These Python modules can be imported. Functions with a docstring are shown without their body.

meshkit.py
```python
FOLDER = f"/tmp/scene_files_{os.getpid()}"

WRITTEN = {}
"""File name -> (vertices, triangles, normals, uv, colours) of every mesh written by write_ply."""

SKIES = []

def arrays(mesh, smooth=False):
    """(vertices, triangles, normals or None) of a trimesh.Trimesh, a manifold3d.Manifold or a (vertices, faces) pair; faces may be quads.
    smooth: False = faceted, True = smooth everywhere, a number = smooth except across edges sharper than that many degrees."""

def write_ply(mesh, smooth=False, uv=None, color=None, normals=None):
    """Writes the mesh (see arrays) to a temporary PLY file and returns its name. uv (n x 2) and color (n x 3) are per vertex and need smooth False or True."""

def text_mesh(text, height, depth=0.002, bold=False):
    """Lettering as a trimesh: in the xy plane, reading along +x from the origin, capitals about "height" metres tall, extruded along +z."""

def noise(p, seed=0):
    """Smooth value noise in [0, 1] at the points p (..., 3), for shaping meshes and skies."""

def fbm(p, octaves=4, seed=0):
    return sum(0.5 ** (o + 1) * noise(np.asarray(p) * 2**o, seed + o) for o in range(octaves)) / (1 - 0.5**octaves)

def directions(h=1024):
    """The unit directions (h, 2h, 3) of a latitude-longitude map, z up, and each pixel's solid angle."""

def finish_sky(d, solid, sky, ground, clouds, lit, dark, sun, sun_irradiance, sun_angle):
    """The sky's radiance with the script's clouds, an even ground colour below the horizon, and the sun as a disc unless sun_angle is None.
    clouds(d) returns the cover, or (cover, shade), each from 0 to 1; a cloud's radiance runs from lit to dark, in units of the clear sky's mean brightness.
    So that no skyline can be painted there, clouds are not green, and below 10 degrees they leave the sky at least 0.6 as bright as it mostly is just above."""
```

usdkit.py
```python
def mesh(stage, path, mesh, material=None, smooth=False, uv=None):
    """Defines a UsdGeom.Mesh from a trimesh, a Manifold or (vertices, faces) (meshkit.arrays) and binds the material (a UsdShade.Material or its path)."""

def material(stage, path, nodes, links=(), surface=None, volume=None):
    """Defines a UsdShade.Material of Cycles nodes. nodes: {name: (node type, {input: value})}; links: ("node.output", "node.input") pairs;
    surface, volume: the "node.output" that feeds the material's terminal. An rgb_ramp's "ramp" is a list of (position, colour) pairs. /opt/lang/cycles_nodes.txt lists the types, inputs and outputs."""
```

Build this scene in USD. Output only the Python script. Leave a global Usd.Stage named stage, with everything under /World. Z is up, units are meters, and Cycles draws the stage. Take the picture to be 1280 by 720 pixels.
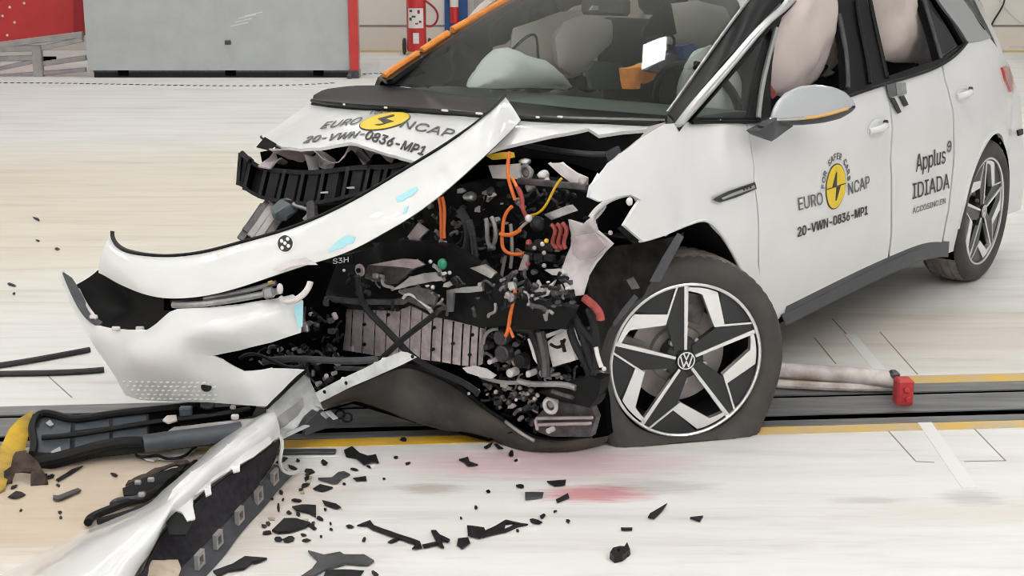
import math, random, sys
import numpy as np, trimesh, shapely
from shapely.geometry import Polygon, box as sbox, Point, LineString
from shapely import affinity
from scipy.interpolate import CubicSpline, RBFInterpolator
from pxr import Usd, UsdGeom, UsdLux, UsdShade, Sdf, Gf
import usdkit, meshkit

stage = Usd.Stage.CreateInMemory()
UsdGeom.SetStageUpAxis(stage, UsdGeom.Tokens.z)
UsdGeom.SetStageMetersPerUnit(stage, 1.0)
UsdGeom.Xform.Define(stage, '/World')
UsdGeom.Scope.Define(stage, '/World/Looks')
random.seed(7)
RNG = np.random.default_rng(11)

# ------------------------------------------------------------------ camera, light, exposure
FPX, PIT, HC = 1800.0, 0.248, 1.71            # focal length in px of a 1280 px wide frame, pitch down, eye height
EXPOSURE = 0.0
cam = UsdGeom.Camera.Define(stage, '/World/camera')
cam.CreateHorizontalApertureAttr(36.0); cam.CreateVerticalApertureAttr(20.25)
cam.CreateFocalLengthAttr(FPX / 1280 * 36.0)
cam.CreateClippingRangeAttr(Gf.Vec2f(0.1, 200))
cam.CreateExposureAttr(EXPOSURE)
cam.AddTranslateOp().Set(Gf.Vec3d(0, 0, HC))
cam.AddRotateXOp().Set(90 - math.degrees(PIT))
CEIL = 7.0
LAMPS = [(x, y) for y in (-4.0, -1.2, 1.8, 9.5, 16.2) for x in (-6.6, -3.3, 0.0, 3.3, 6.6)]
LAMP_POWER = 25.0
dome = UsdLux.DomeLight.Define(stage, '/World/dome')
dome.CreateIntensityAttr(0.35); dome.CreateColorAttr(Gf.Vec3f(0.96, 0.98, 1.0))

# ------------------------------------------------------------------ geometry of the view and of the car
FWD = np.array([0, math.cos(PIT), -math.sin(PIT)]); UPV = np.array([0, math.sin(PIT), math.cos(PIT)])
EYE = np.array([0, 0, HC])
CX, CY, YAW = -.065, 5.212, .922                # car's front axle on the floor and heading
RS = np.array([math.cos(YAW), math.sin(YAW), 0]); LT = np.array([math.sin(YAW), -math.cos(YAW), 0])
C0 = np.array([CX, CY, 0.0])
def ray(px, py): return FWD + np.array([(px - 640) / FPX, 0, 0]) + UPV * (-(py - 360) / FPX)
def Z(px, py, z=0.0): r = ray(px, py); return EYE + r * ((z - HC) / r[2])
def D(px, py, d): return EYE + ray(px, py) * d
def _pl(px, py, n, c): r = ray(px, py); return EYE + r * ((c - (EYE - C0) @ n) / (r @ n))
def T(px, py, t): return _pl(px, py, LT, t)
def S(px, py, s): return _pl(px, py, RS, s)
def Y(px, py, y): r = ray(px, py); return EYE + r * (y / r[1])
def car(p): q = np.asarray(p) - C0; return np.array([q @ RS, q @ LT, q[2]])
def cw(s, t, z): return C0 + s * RS + t * LT + np.array([0, 0, z])
def cwa(a): a = np.asarray(a, float); return C0 + a[:, :1] * RS + a[:, 1:2] * LT + np.outer(a[:, 2], [0, 0, 1])
def q(x0, y0, sc, pts): return [(x0 + x / sc, y0 + y / sc) for x, y in pts]

_tz = np.array([[.05, .80], [.15, .845], [.3, .88], [.45, .90], [.7, .905], [.9, .895], [1.0, .872], [1.08, .845], [1.2, .79], [1.4, .695], [1.5, .62], [1.6, .5]])
def tside(s, z):
    s = np.asarray(s, float); z = np.asarray(z, float)
    t = np.interp(z, _tz[:, 0], _tz[:, 1])
    return t - .16 * np.clip(-s - .1, 0, 1) ** 2 - .16 * np.clip(s - 2.45, 0, 1) ** 2
def CS(px, py, off=0.0):
    t = .88
    for _ in range(14):
        c = car(T(px, py, t + off)); t = .5 * t + .5 * float(tside(c[0], c[2]))
    c = car(T(px, py, t + off)); return c[0], c[2]

# ------------------------------------------------------------------ mesh helpers
def grid_tri(poly, cell):
    """Triangulates a polygon with interior grid points."""
    P, F, idx = [], [], {}
    def vid(x, y):
        k = (round(x * 2e5), round(y * 2e5))
        if k not in idx: idx[k] = len(P); P.append((x, y))
        return idx[k]
    polys = [g for g in getattr(poly, 'geoms', [poly]) if g.geom_type == 'Polygon' and g.area > 1e-9]
    for pg in polys:
        shapely.prepare(pg)
        x0, y0, x1, y1 = pg.bounds
        i0, i1, j0, j1 = math.floor(x0 / cell), math.ceil(x1 / cell), math.floor(y0 / cell), math.ceil(y1 / cell)
        for i in range(i0, i1):
            for j in range(j0, j1):
                b = sbox(i * cell, j * cell, (i + 1) * cell, (j + 1) * cell)
                if shapely.contains_properly(pg, b):
                    v = [vid(i * cell, j * cell), vid((i + 1) * cell, j * cell), vid((i + 1) * cell, (j + 1) * cell), vid(i * cell, (j + 1) * cell)]
                    F += [(v[0], v[1], v[2]), (v[0], v[2], v[3])]
                    continue
                g = pg.intersection(b)
                for h in getattr(g, 'geoms', [g]):
                    if h.geom_type != 'Polygon' or h.area < 1e-10: continue
                    try: vv, ff = trimesh.creation.triangulate_polygon(h, engine='earcut')
                    except Exception: continue
                    m = [vid(*x) for x in vv]
                    for f in ff:
                        a, b2, c = m[f[0]], m[f[1]], m[f[2]]
                        if len({a, b2, c}) < 3: continue
                        p0, p1, p2 = np.array(P[a]), np.array(P[b2]), np.array(P[c])
                        cr = (p1[0] - p0[0]) * (p2[1] - p0[1]) - (p1[1] - p0[1]) * (p2[0] - p0[0])
                        F.append((a, b2, c) if cr > 0 else (a, c, b2))
    return np.array(P), np.array(F, int)

def vnormals(V, F):
    n = np.zeros_like(V); fn = np.cross(V[F[:, 1]] - V[F[:, 0]], V[F[:, 2]] - V[F[:, 0]])
    for k in range(3): np.add.at(n, F[:, k], fn)
    return n / np.maximum(np.linalg.norm(n, axis=1, keepdims=True), 1e-12)

def thicken(V, F, th, toward=None):
    """Solid of the surface V, F (kept as the outer skin), thickness th away from the outer side; toward = a point on the outer side."""
    N = vnormals(V, F)
    if toward is not None and ((np.asarray(toward) - V.mean(0)) @ N.mean(0)) < 0: F = F[:, ::-1]; N = -N
    n = len(V); W = V - N * th
    e = np.sort(np.vstack([F[:, [0, 1]], F[:, [1, 2]], F[:, [2, 0]]]), axis=1)
    u, c = np.unique(e, axis=0, return_counts=True)
    bset = {tuple(x) for x in u[c == 1]}
    side = []
    for a, b in np.vstack([F[:, [0, 1]], F[:, [1, 2]], F[:, [2, 0]]]):
        if (min(a, b), max(a, b)) in bset: side += [(b, a, a + n), (b, a + n, b + n)]
    return trimesh.Trimesh(np.vstack([V, W]), np.vstack([F, F[:, ::-1] + n, np.array(side, int).reshape(-1, 3)]), process=False)

def spanel(pts, th=.006, cell=.05, off=0.0, holes=(), sz=False, fn=None, near=True, cut=None):
    """A body panel on the side of the car: pts are pixels (or (s, z) pairs when sz)."""
    pp = pts if sz else [CS(*p, off) for p in pts]
    pg = Polygon(pp).buffer(0)
    for h in holes: pg = pg.difference(Polygon(h if sz else [CS(*p, off) for p in h]).buffer(0))
    if cut is not None: pg = pg.difference(cut)
    P, F = grid_tri(pg, cell)
    t = tside(P[:, 0], P[:, 1]) + off + (fn(P[:, 0], P[:, 1]) if fn else 0)
    V = cwa(np.c_[P[:, 0], t if near else -t, P[:, 1]])
    return thicken(V, F, th, toward=cw(1, 9 if near else -9, 1))

def sheet(pts, th=.004, noise=0.0, freq=6.0, cell=.03, inner=(), seed=0, toward=EYE, holes=()):
    """A bent sheet through 3-D outline points (and inner control points)."""
    pts = np.array([np.asarray(p, float) for p in pts]); al = np.vstack([pts] + ([np.array(inner)] if len(inner) else []))
    c = pts.mean(0); _, _, vt = np.linalg.svd(pts - c)
    L = (al - c) @ vt.T
    pg = Polygon(L[:len(pts), :2]).buffer(0)
    for h in holes: pg = pg.difference(Polygon(((np.array(h) - c) @ vt.T)[:, :2]).buffer(0))
    P, F = grid_tri(pg, cell)
    if len(al) > 3: 
        _, ui = np.unique(np.round(L[:, :2], 4), axis=0, return_index=True)
        w = RBFInterpolator(L[ui, :2], L[ui, 2], kernel='thin_plate_spline', smoothing=1e-6)(P)
    else: w = np.zeros(len(P))
    if noise: w = w + noise * (meshkit.fbm(np.c_[P * freq, np.full(len(P), seed * 3.7)], 3, seed) - .5) * 2
    V = c + np.c_[P, w] @ vt
    return thicken(V, F, th, toward)

def pillow(pts, depth=.08, cell=.03, noise=.0, freq=8, seed=0):
    """An inflated bag from a 3-D planar outline."""
    pts = np.array([np.asarray(p, float) for p in pts]); c = pts.mean(0); _, _, vt = np.linalg.svd(pts - c)
    pg = Polygon(((pts - c) @ vt.T)[:, :2]).buffer(.012).buffer(0)
    P, F = grid_tri(pg, cell)
    bd = shapely.distance(pg.boundary, shapely.points(P)); m = max(bd.max(), 1e-6)
    h = depth * np.sqrt(np.clip(1 - (1 - bd / m) ** 2, 0, 1))
    nz = noise * (meshkit.fbm(np.c_[P * freq, np.full(len(P), seed)], 3, seed) - .5) * 2 * np.clip(bd / (m * .3), 0, 1)
    A = c + np.c_[P, h + nz] @ vt; B = c + np.c_[P, -h * .5 - .001] @ vt; n = len(P)
    return trimesh.Trimesh(np.vstack([A, B]), np.vstack([F, F[:, ::-1] + n]), process=False)

def resample(pl, n, smooth=True):
    pl = np.array([np.asarray(p, float) for p in pl]); d = np.r_[0, np.cumsum(np.linalg.norm(np.diff(pl, axis=0), axis=1))]
    x = np.linspace(0, d[-1], n)
    if smooth and len(pl) > 2: return CubicSpline(d, pl)(x)
    return np.c_[[np.interp(x, d, pl[:, k]) for k in range(3)]].T

def loft(curves, nu=40, nv=12, th=.004, smooth_u=True, noise=0, freq=6, seed=0, toward=EYE, smooth_v=True, closed=False, keep=None):
    C = np.array([resample(c, nu, smooth_u) for c in curves])          # k x nu x 3
    k = len(C); x = np.linspace(0, k - 1, nv)
    if k > 2 and smooth_v: G = CubicSpline(np.arange(k), C, axis=0)(x)
    else: G = np.array([[np.interp(x, np.arange(k), C[:, i, j]) for j in range(3)] for i in range(nu)]).transpose(2, 0, 1)
    V = G.reshape(-1, 3)
    i, j = np.meshgrid(np.arange(nv - 1), np.arange(nu - 1), indexing='ij'); a = (i * nu + j).ravel()
    if keep is not None:
        a = a[[bool(keep(u / (nu - 1), v / (nv - 1))) for v, u in zip((a // nu) + .5, (a % nu) + .5)]]
    F = np.vstack([np.c_[a, a + 1, a + nu + 1], np.c_[a, a + nu + 1, a + nu]])
    used = np.unique(F); mp = np.full(len(V), -1); mp[used] = np.arange(len(used)); V = V[used]; F = mp[F]
    if noise: V = V + vnormals(V, F) * (noise * 2 * (meshkit.fbm(V * freq, 3, seed) - .5))[:, None]
    return thicken(V, F, th, toward)

def tube(pts, r, n=8, smooth=True, seg=None, taper=None):
    pts = [np.asarray(p, float) for p in pts]
    m = seg or max(2, (len(pts) - 1) * (6 if smooth and len(pts) > 2 else 1) + 1)
    P = resample(pts, m, smooth) if (smooth and len(pts) > 2) else np.array(pts); m = len(P)
    tg = np.gradient(P, axis=0); tg /= np.maximum(np.linalg.norm(tg, axis=1, keepdims=True), 1e-9)
    u = np.cross(tg[0], [0, 0, 1.0]);
    if np.linalg.norm(u) < 1e-3: u = np.cross(tg[0], [1.0, 0, 0])
    u /= np.linalg.norm(u); V = []
    a = np.arange(n) * 2 * math.pi / n
    for i in range(m):
        u = u - tg[i] * (u @ tg[i]); u /= max(np.linalg.norm(u), 1e-9); w = np.cross(tg[i], u)
        ri = r if taper is None else r * (1 + (taper - 1) * i / (m - 1))
        V += list(P[i] + ri * (np.cos(a)[:, None] * u + np.sin(a)[:, None] * w))
    F = []
    for i in range(m - 1):
        for k in range(n):
            b, c = i * n + k, i * n + (k + 1) % n
            F += [(b, c, c + n), (b, c + n, b + n)]
    V += [P[0], P[-1]]; e0, e1 = len(V) - 2, len(V) - 1
    for k in range(n): F += [(e0, (k + 1) % n, k), (e1, (m - 1) * n + k, (m - 1) * n + (k + 1) % n)]
    return trimesh.Trimesh(np.array(V), np.array(F), process=False)

def cbox(size, b=.006):
    """Chamfered box centred on the origin."""
    h = np.array(size, float) / 2; b = min(b, h.min() * .8); P = []
    for sx in (-1, 1):
        for sy in (-1, 1):
            for sz_ in (-1, 1):
                s = np.array([sx, sy, sz_])
                for k in range(3):
                    d = np.full(3, b); d[k] = 0; P.append(s * (h - d))
    return trimesh.convex.convex_hull(np.array(P))

def frame(m, o, x, y=None, z=None):
    """Places a mesh: local x, y, z axes given as world vectors (z from the cross product when left out)."""
    x = np.asarray(x, float) / np.linalg.norm(x); y = np.asarray(y, float); y = y - x * (y @ x); y /= np.linalg.norm(y); zz = np.cross(x, y)
    M = np.eye(4); M[:3, 0], M[:3, 1], M[:3, 2], M[:3, 3] = x, y, zz, o
    m = m.copy(); m.apply_transform(M); return m
def carbox(s, t, z, size, b=.006, tilt=None):
    m = cbox(size, b)
    if tilt is not None: m.apply_transform(trimesh.transformations.euler_matrix(*tilt))
    return frame(m, cw(s, t, z), RS, LT) if True else m
def wbox(c, size, b=.005, rz=0.0):
    m = cbox(size, b); m.apply_transform(trimesh.transformations.rotation_matrix(rz, [0, 0, 1])); m.apply_translation(c); return m
def bar(a, b, w, h, ch=.003, up=(0, 0, 1)):
    a, b = np.asarray(a, float), np.asarray(b, float); L = np.linalg.norm(b - a)
    x = (b - a) / L; u = np.asarray(up, float); y = np.cross(u, x)
    if np.linalg.norm(y) < 1e-3: y = np.cross([0, 1, 0.2], x)
    return frame(cbox((L, w, h), ch), (a + b) / 2, x, y)
def join(*ms): return trimesh.util.concatenate([m for m in ms if m is not None])
def cyl(a, b, r, n=24, bev=.15):
    """A short bevelled cylinder from a to b."""
    a, b = np.asarray(a, float), np.asarray(b, float); L = np.linalg.norm(b - a); e = min(bev * r, L * .3)
    m = trimesh.creation.revolve(np.array([[0, 0], [r - e, 0], [r, e], [r, L - e], [r - e, L], [0, L]]), sections=n)
    z = (b - a) / L; x = np.cross(z, [0.3, .1, 1.0]) if abs(z[2]) < .99 else np.array([1.0, 0, 0])
    x /= np.linalg.norm(x); y = np.cross(z, x)
    return frame(m, a, x, y)
def plate(pts, th=.01, bev=0):
    """Flat extruded polygon through 3-D outline points, extruded away from the camera."""
    return sheet(pts, th=th, cell=9.0)
def blob(c, r, n=3, noise=.0, freq=9, seed=0, axes=None):
    m = trimesh.creation.icosphere(n); v = m.vertices * np.asarray(r)
    if noise: v = v * (1 + noise * 2 * (meshkit.fbm(v * freq + seed, 3, seed) - .5))[:, None]
    if axes is not None: v = v @ np.array(axes)
    return trimesh.Trimesh(v + np.asarray(c), m.faces, process=False)

# ------------------------------------------------------------------ prims
_names = {}
def numbered(parent, name):
    k = (parent, name); n = _names.get(k, 0); _names[k] = n + 1
    return name if n == 0 else f'{name}_{n:03d}'
def path_of(parent): return '/World' if parent is None else str(parent.GetPath())
def tag(p, label=None, cat=None, group=None, kind=None):
    for k, v in (('label', label), ('category', cat), ('group', group), ('kind', kind)):
        if v: p.SetCustomDataByKey(k, v)
    return p
_inv = {}
def obj(name, mesh, mat, parent=None, smooth=30, label=None, kind=None):
    pp = path_of(parent); path = pp + '/' + numbered(pp, name)
    if parent is not None:
        root = '/'.join(pp.split('/')[:3]); o = _inv.get(root)
        if o is not None: mesh = mesh.copy(); mesh.apply_translation(-o)
    p = usdkit.mesh(stage, path, mesh, M[mat], smooth=smooth).GetPrim()
    return tag(p, label, kind=kind)
def thing(name, label, cat, loc=(0, 0, 0), group=None):
    path = '/World/' + numbered('/World', name)
    x = UsdGeom.Xform.Define(stage, path); x.AddTranslateOp().Set(Gf.Vec3d(*map(float, loc)))
    _inv[path] = np.array(loc, float)
    return tag(x.GetPrim(), label, cat, group)
def struct(name, mesh, mat, parent=None, smooth=30, label=None):
    p = obj(name, mesh, mat, parent, smooth, label)
    if parent is None: p.SetCustomDataByKey('kind', 'structure')
    return p
def single(name, mesh, mat, label, cat, group=None, smooth=30, kind=None):
    p = obj(name, mesh, mat, None, smooth); return tag(p, label, cat, group, kind)

# ------------------------------------------------------------------ materials
M = {}
def mat(name, color, rough=.5, metal=0.0, coat=0.0, var=0.0, vscale=8.0, bump=0.0, bscale=60.0, color2=None, spec=.5, stretch=None, emission=0.0, sheen=0.0):
    nodes = {'p': ('principled_bsdf', {'base_color': color, 'roughness': rough, 'metallic': metal, 'coat_weight': coat, 'specular_ior_level': spec, 'sheen_weight': sheen})}
    if emission: nodes['p'][1]['emission_strength'] = emission; nodes['p'][1]['emission_color'] = color
    links = []
    nodes['tc'] = ('texture_coordinate', {})
    src = 'tc.object'
    if stretch: nodes['mp'] = ('mapping', {'scale': stretch}); links.append(('tc.object', 'mp.vector')); src = 'mp.vector'
    if var or color2:
        c2 = color2 or tuple(max(0, c * (1 - var)) for c in color)
        nodes['n'] = ('noise_texture', {'scale': vscale, 'detail': 5.0, 'roughness': .6})
        nodes['r'] = ('rgb_ramp', {'ramp': [(.35, c2), (.62, color)]})
        links += [(src, 'n.vector'), ('n.fac', 'r.fac'), ('r.color', 'p.base_color')]
    if bump:
        nodes['bn'] = ('noise_texture', {'scale': bscale, 'detail': 3.0}); nodes['b'] = ('bump', {'strength': bump, 'distance': .002})
        links += [(src, 'bn.vector'), ('bn.fac', 'b.height'), ('b.normal', 'p.normal')]
    M[name] = usdkit.material(stage, f'/World/Looks/{name}', nodes, links, surface='p.BSDF')
def glass(name, tint=(1, 1, 1), refl=(1, 1, 1), base=.04):
    nodes = {'t': ('transparent_bsdf', {'color': tint}), 'g': ('glossy_bsdf', {'color': refl, 'roughness': .015}), 'l': ('layer_weight', {'blend': .5}), 'w': ('math', {'math_type': 'power', 'value2': 5.0}), 'f': ('math', {'math_type': 'multiply_add', 'value2': .55, 'value3': base * .4}), 'm': ('mix_closure', {})}
    M[name] = usdkit.material(stage, f'/World/Looks/{name}', nodes, [('l.facing', 'w.value1'), ('w.value', 'f.value1'), ('f.value', 'm.fac'), ('t.BSDF', 'm.closure1'), ('g.BSDF', 'm.closure2')], surface='m.closure')

mat('white_paint', (.80, .81, .82), .28, coat=.6, var=.05, vscale=3)
mat('white_scuffed', (.80, .82, .84), .4, coat=.3, color2=(.55, .58, .60), vscale=14, bump=.1)
mat('silver_paint', (.40, .41, .42), .3, metal=.6, coat=.4)
mat('mirror_grey', (.52, .55, .58), .25, metal=.3, coat=.8)
mat('black_plastic', (.008, .008, .009), .45, bump=.15, bscale=200, spec=.22)
mat('black_gloss', (.008, .009, .010), .22)
mat('frame_black', (.006, .006, .007), .4, spec=.10)
mat('tan', (.60, .50, .40), .7, var=.3, vscale=20)
mat('dark_plastic', (.020, .020, .023), .5, var=.3, vscale=20, bump=.2, bscale=150, spec=.22)
mat('foam_black', (.022, .023, .026), .62, var=.3, vscale=25, bump=.25, bscale=90, spec=.22)
mat('grey_plastic', (.085, .088, .10), .5, var=.25, vscale=18, bump=.15, bscale=120, spec=.22)
mat('sill_grey', (.075, .08, .088), .42, var=.15, vscale=20, spec=.22)
mat('slate_plastic', (.065, .078, .095), .5, var=.25, vscale=12)
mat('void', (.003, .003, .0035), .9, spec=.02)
mat('soot', (.009, .009, .010), .6, var=.4, vscale=30, spec=.22)
mat('grille_cloth', (.038, .036, .044), .8, var=.45, vscale=40, bump=.4, bscale=160, spec=.22)
mat('rubber', (.062, .057, .053), .72, var=.25, vscale=14, bump=.1, bscale=120)
mat('tread', (.27, .23, .21), .8, var=.35, vscale=25)
mat('rim_dark', (.035, .036, .038), .4, metal=.2, coat=.2, spec=.22)
mat('rim_bright', (.82, .82, .82), .22, metal=.75)
mat('brake', (.50, .45, .43), .45, metal=.4, var=.3)
mat('steel', (.42, .42, .43), .4, metal=.7, var=.35, vscale=18)
mat('aluminium', (.60, .59, .60), .35, metal=.75, var=.3, vscale=22)
mat('bare_pink', (.52, .44, .46), .5, metal=.15, var=.3, vscale=16, bump=.2)
mat('primer_white', (.74, .70, .71), .5, var=.25, vscale=12, bump=.2)
mat('fin', (.80, .70, .74), .55, metal=.3, var=.3, vscale=40, bump=.6, bscale=300)
mat('dirty_metal', (.13, .12, .13), .4, metal=.5, var=.5, vscale=30)
mat('orange_cable', (.85, .20, .04), .45)
mat('yellow_cable', (.72, .46, .02), .45)
mat('red_plastic', (.42, .07, .06), .45, var=.5, vscale=40)
mat('green_plastic', (.02, .24, .14), .4)
mat('blue_plastic', (.02, .06, .18), .4)
mat('cyan_paint', (.40, .74, .84), .6)
mat('decal_black', (.02, .02, .022), .5)
mat('decal_grey', (.10, .10, .11), .5)
mat('decal_yellow', (.85, .62, .02), .45)
mat('decal_white', (.85, .85, .85), .45)
mat('chrome', (.75, .75, .76), .15, metal=1.0)
mat('airbag_pink', (.76, .67, .64), .85, var=.08, vscale=5, bump=.4, bscale=25)
mat('airbag_white', (.80, .84, .79), .85, var=.1, vscale=6, bump=.2, bscale=25)
mat('curtain_beige', (.74, .69, .64), .85, var=.12, vscale=5, bump=.2, bscale=20)
mat('seat_fabric', (.025, .03, .034), .8, bump=.2, bscale=200, spec=.22)
mat('headliner', (.20, .20, .20), .9)
mat('dash_green', (.045, .065, .062), .45, bump=.1, bscale=200)
mat('orange_tape', (.88, .30, .05), .5, var=.25, vscale=20)
mat('amber', (.75, .42, .12), .3)
mat('lamp_red', (.55, .03, .04), .15, coat=.8)
mat('lens_grey', (.12, .15, .16), .1, coat=.8)
mat('yellow_paint', (.74, .46, .02), .5, color2=(.35, .24, .05), vscale=9)
mat('rust', (.07, .045, .033), .8, color2=(.018, .013, .012), vscale=30, bump=.5)
mat('splash', (.085, .072, .058), .42, color2=(.03, .03, .032), vscale=4, bump=.1, spec=.22)
mat('shard', (.022, .021, .023), .5, var=.4, vscale=30, spec=.22)
mat('shard_grey', (.075, .078, .085), .5, var=.4, vscale=20)
mat('red_metal', (.62, .025, .03), .35, coat=.3, var=.12, vscale=3)
mat('red_dark', (.38, .012, .02), .4, var=.1)
mat('box_grey', (.52, .55, .565), .45, metal=.1, var=.10, vscale=3.5)
mat('galv', (.42, .40, .40), .45, metal=.4, var=.2)
mat('blue_board', (.02, .10, .32), .5)
mat('label_white', (.8, .8, .78), .5)
mat('wall_white', (.80, .78, .74), .8, var=.05, vscale=1.0)
mat('wall_grey', (.72, .73, .74), .8, var=.05, vscale=1.0)
mat('ceiling_white', (.8, .8, .8), .9)
mat('rail_steel', (.26, .265, .275), .42, metal=.35, color2=(.15, .15, .155), vscale=5, stretch=(.5, 4, 4))
mat('slot_black', (.003, .003, .0035), .8, spec=.03)
mat('stripe_yellow', (.78, .50, .10), .6, color2=(.60, .48, .30), vscale=6)
mat('stripe_bright', (.88, .52, .03), .55, color2=(.80, .50, .10), vscale=7)
mat('seam_dark', (.30, .27, .25), .7)
mat('tape_white', (.86, .86, .86), .5)
mat('cable_black', (.015, .014, .016), .5)
mat('tow_white', (.72, .68, .66), .4, color2=(.40, .34, .32), vscale=9)
mat('clamp_red', (.60, .05, .06), .4, var=.25, vscale=30)
mat('lamp_white', (1.0, .98, .95), .5, emission=LAMP_POWER)
mat('liner_cloth', (.03, .027, .025), .85, color2=(.012, .011, .011), vscale=16, bump=.5, bscale=60, spec=.15)
glass('clear_glass', (.95, .975, .965), base=.05)
glass('roof_glass', (.62, .64, .65))
glass('smoked_glass', (.30, .33, .34))

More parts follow.
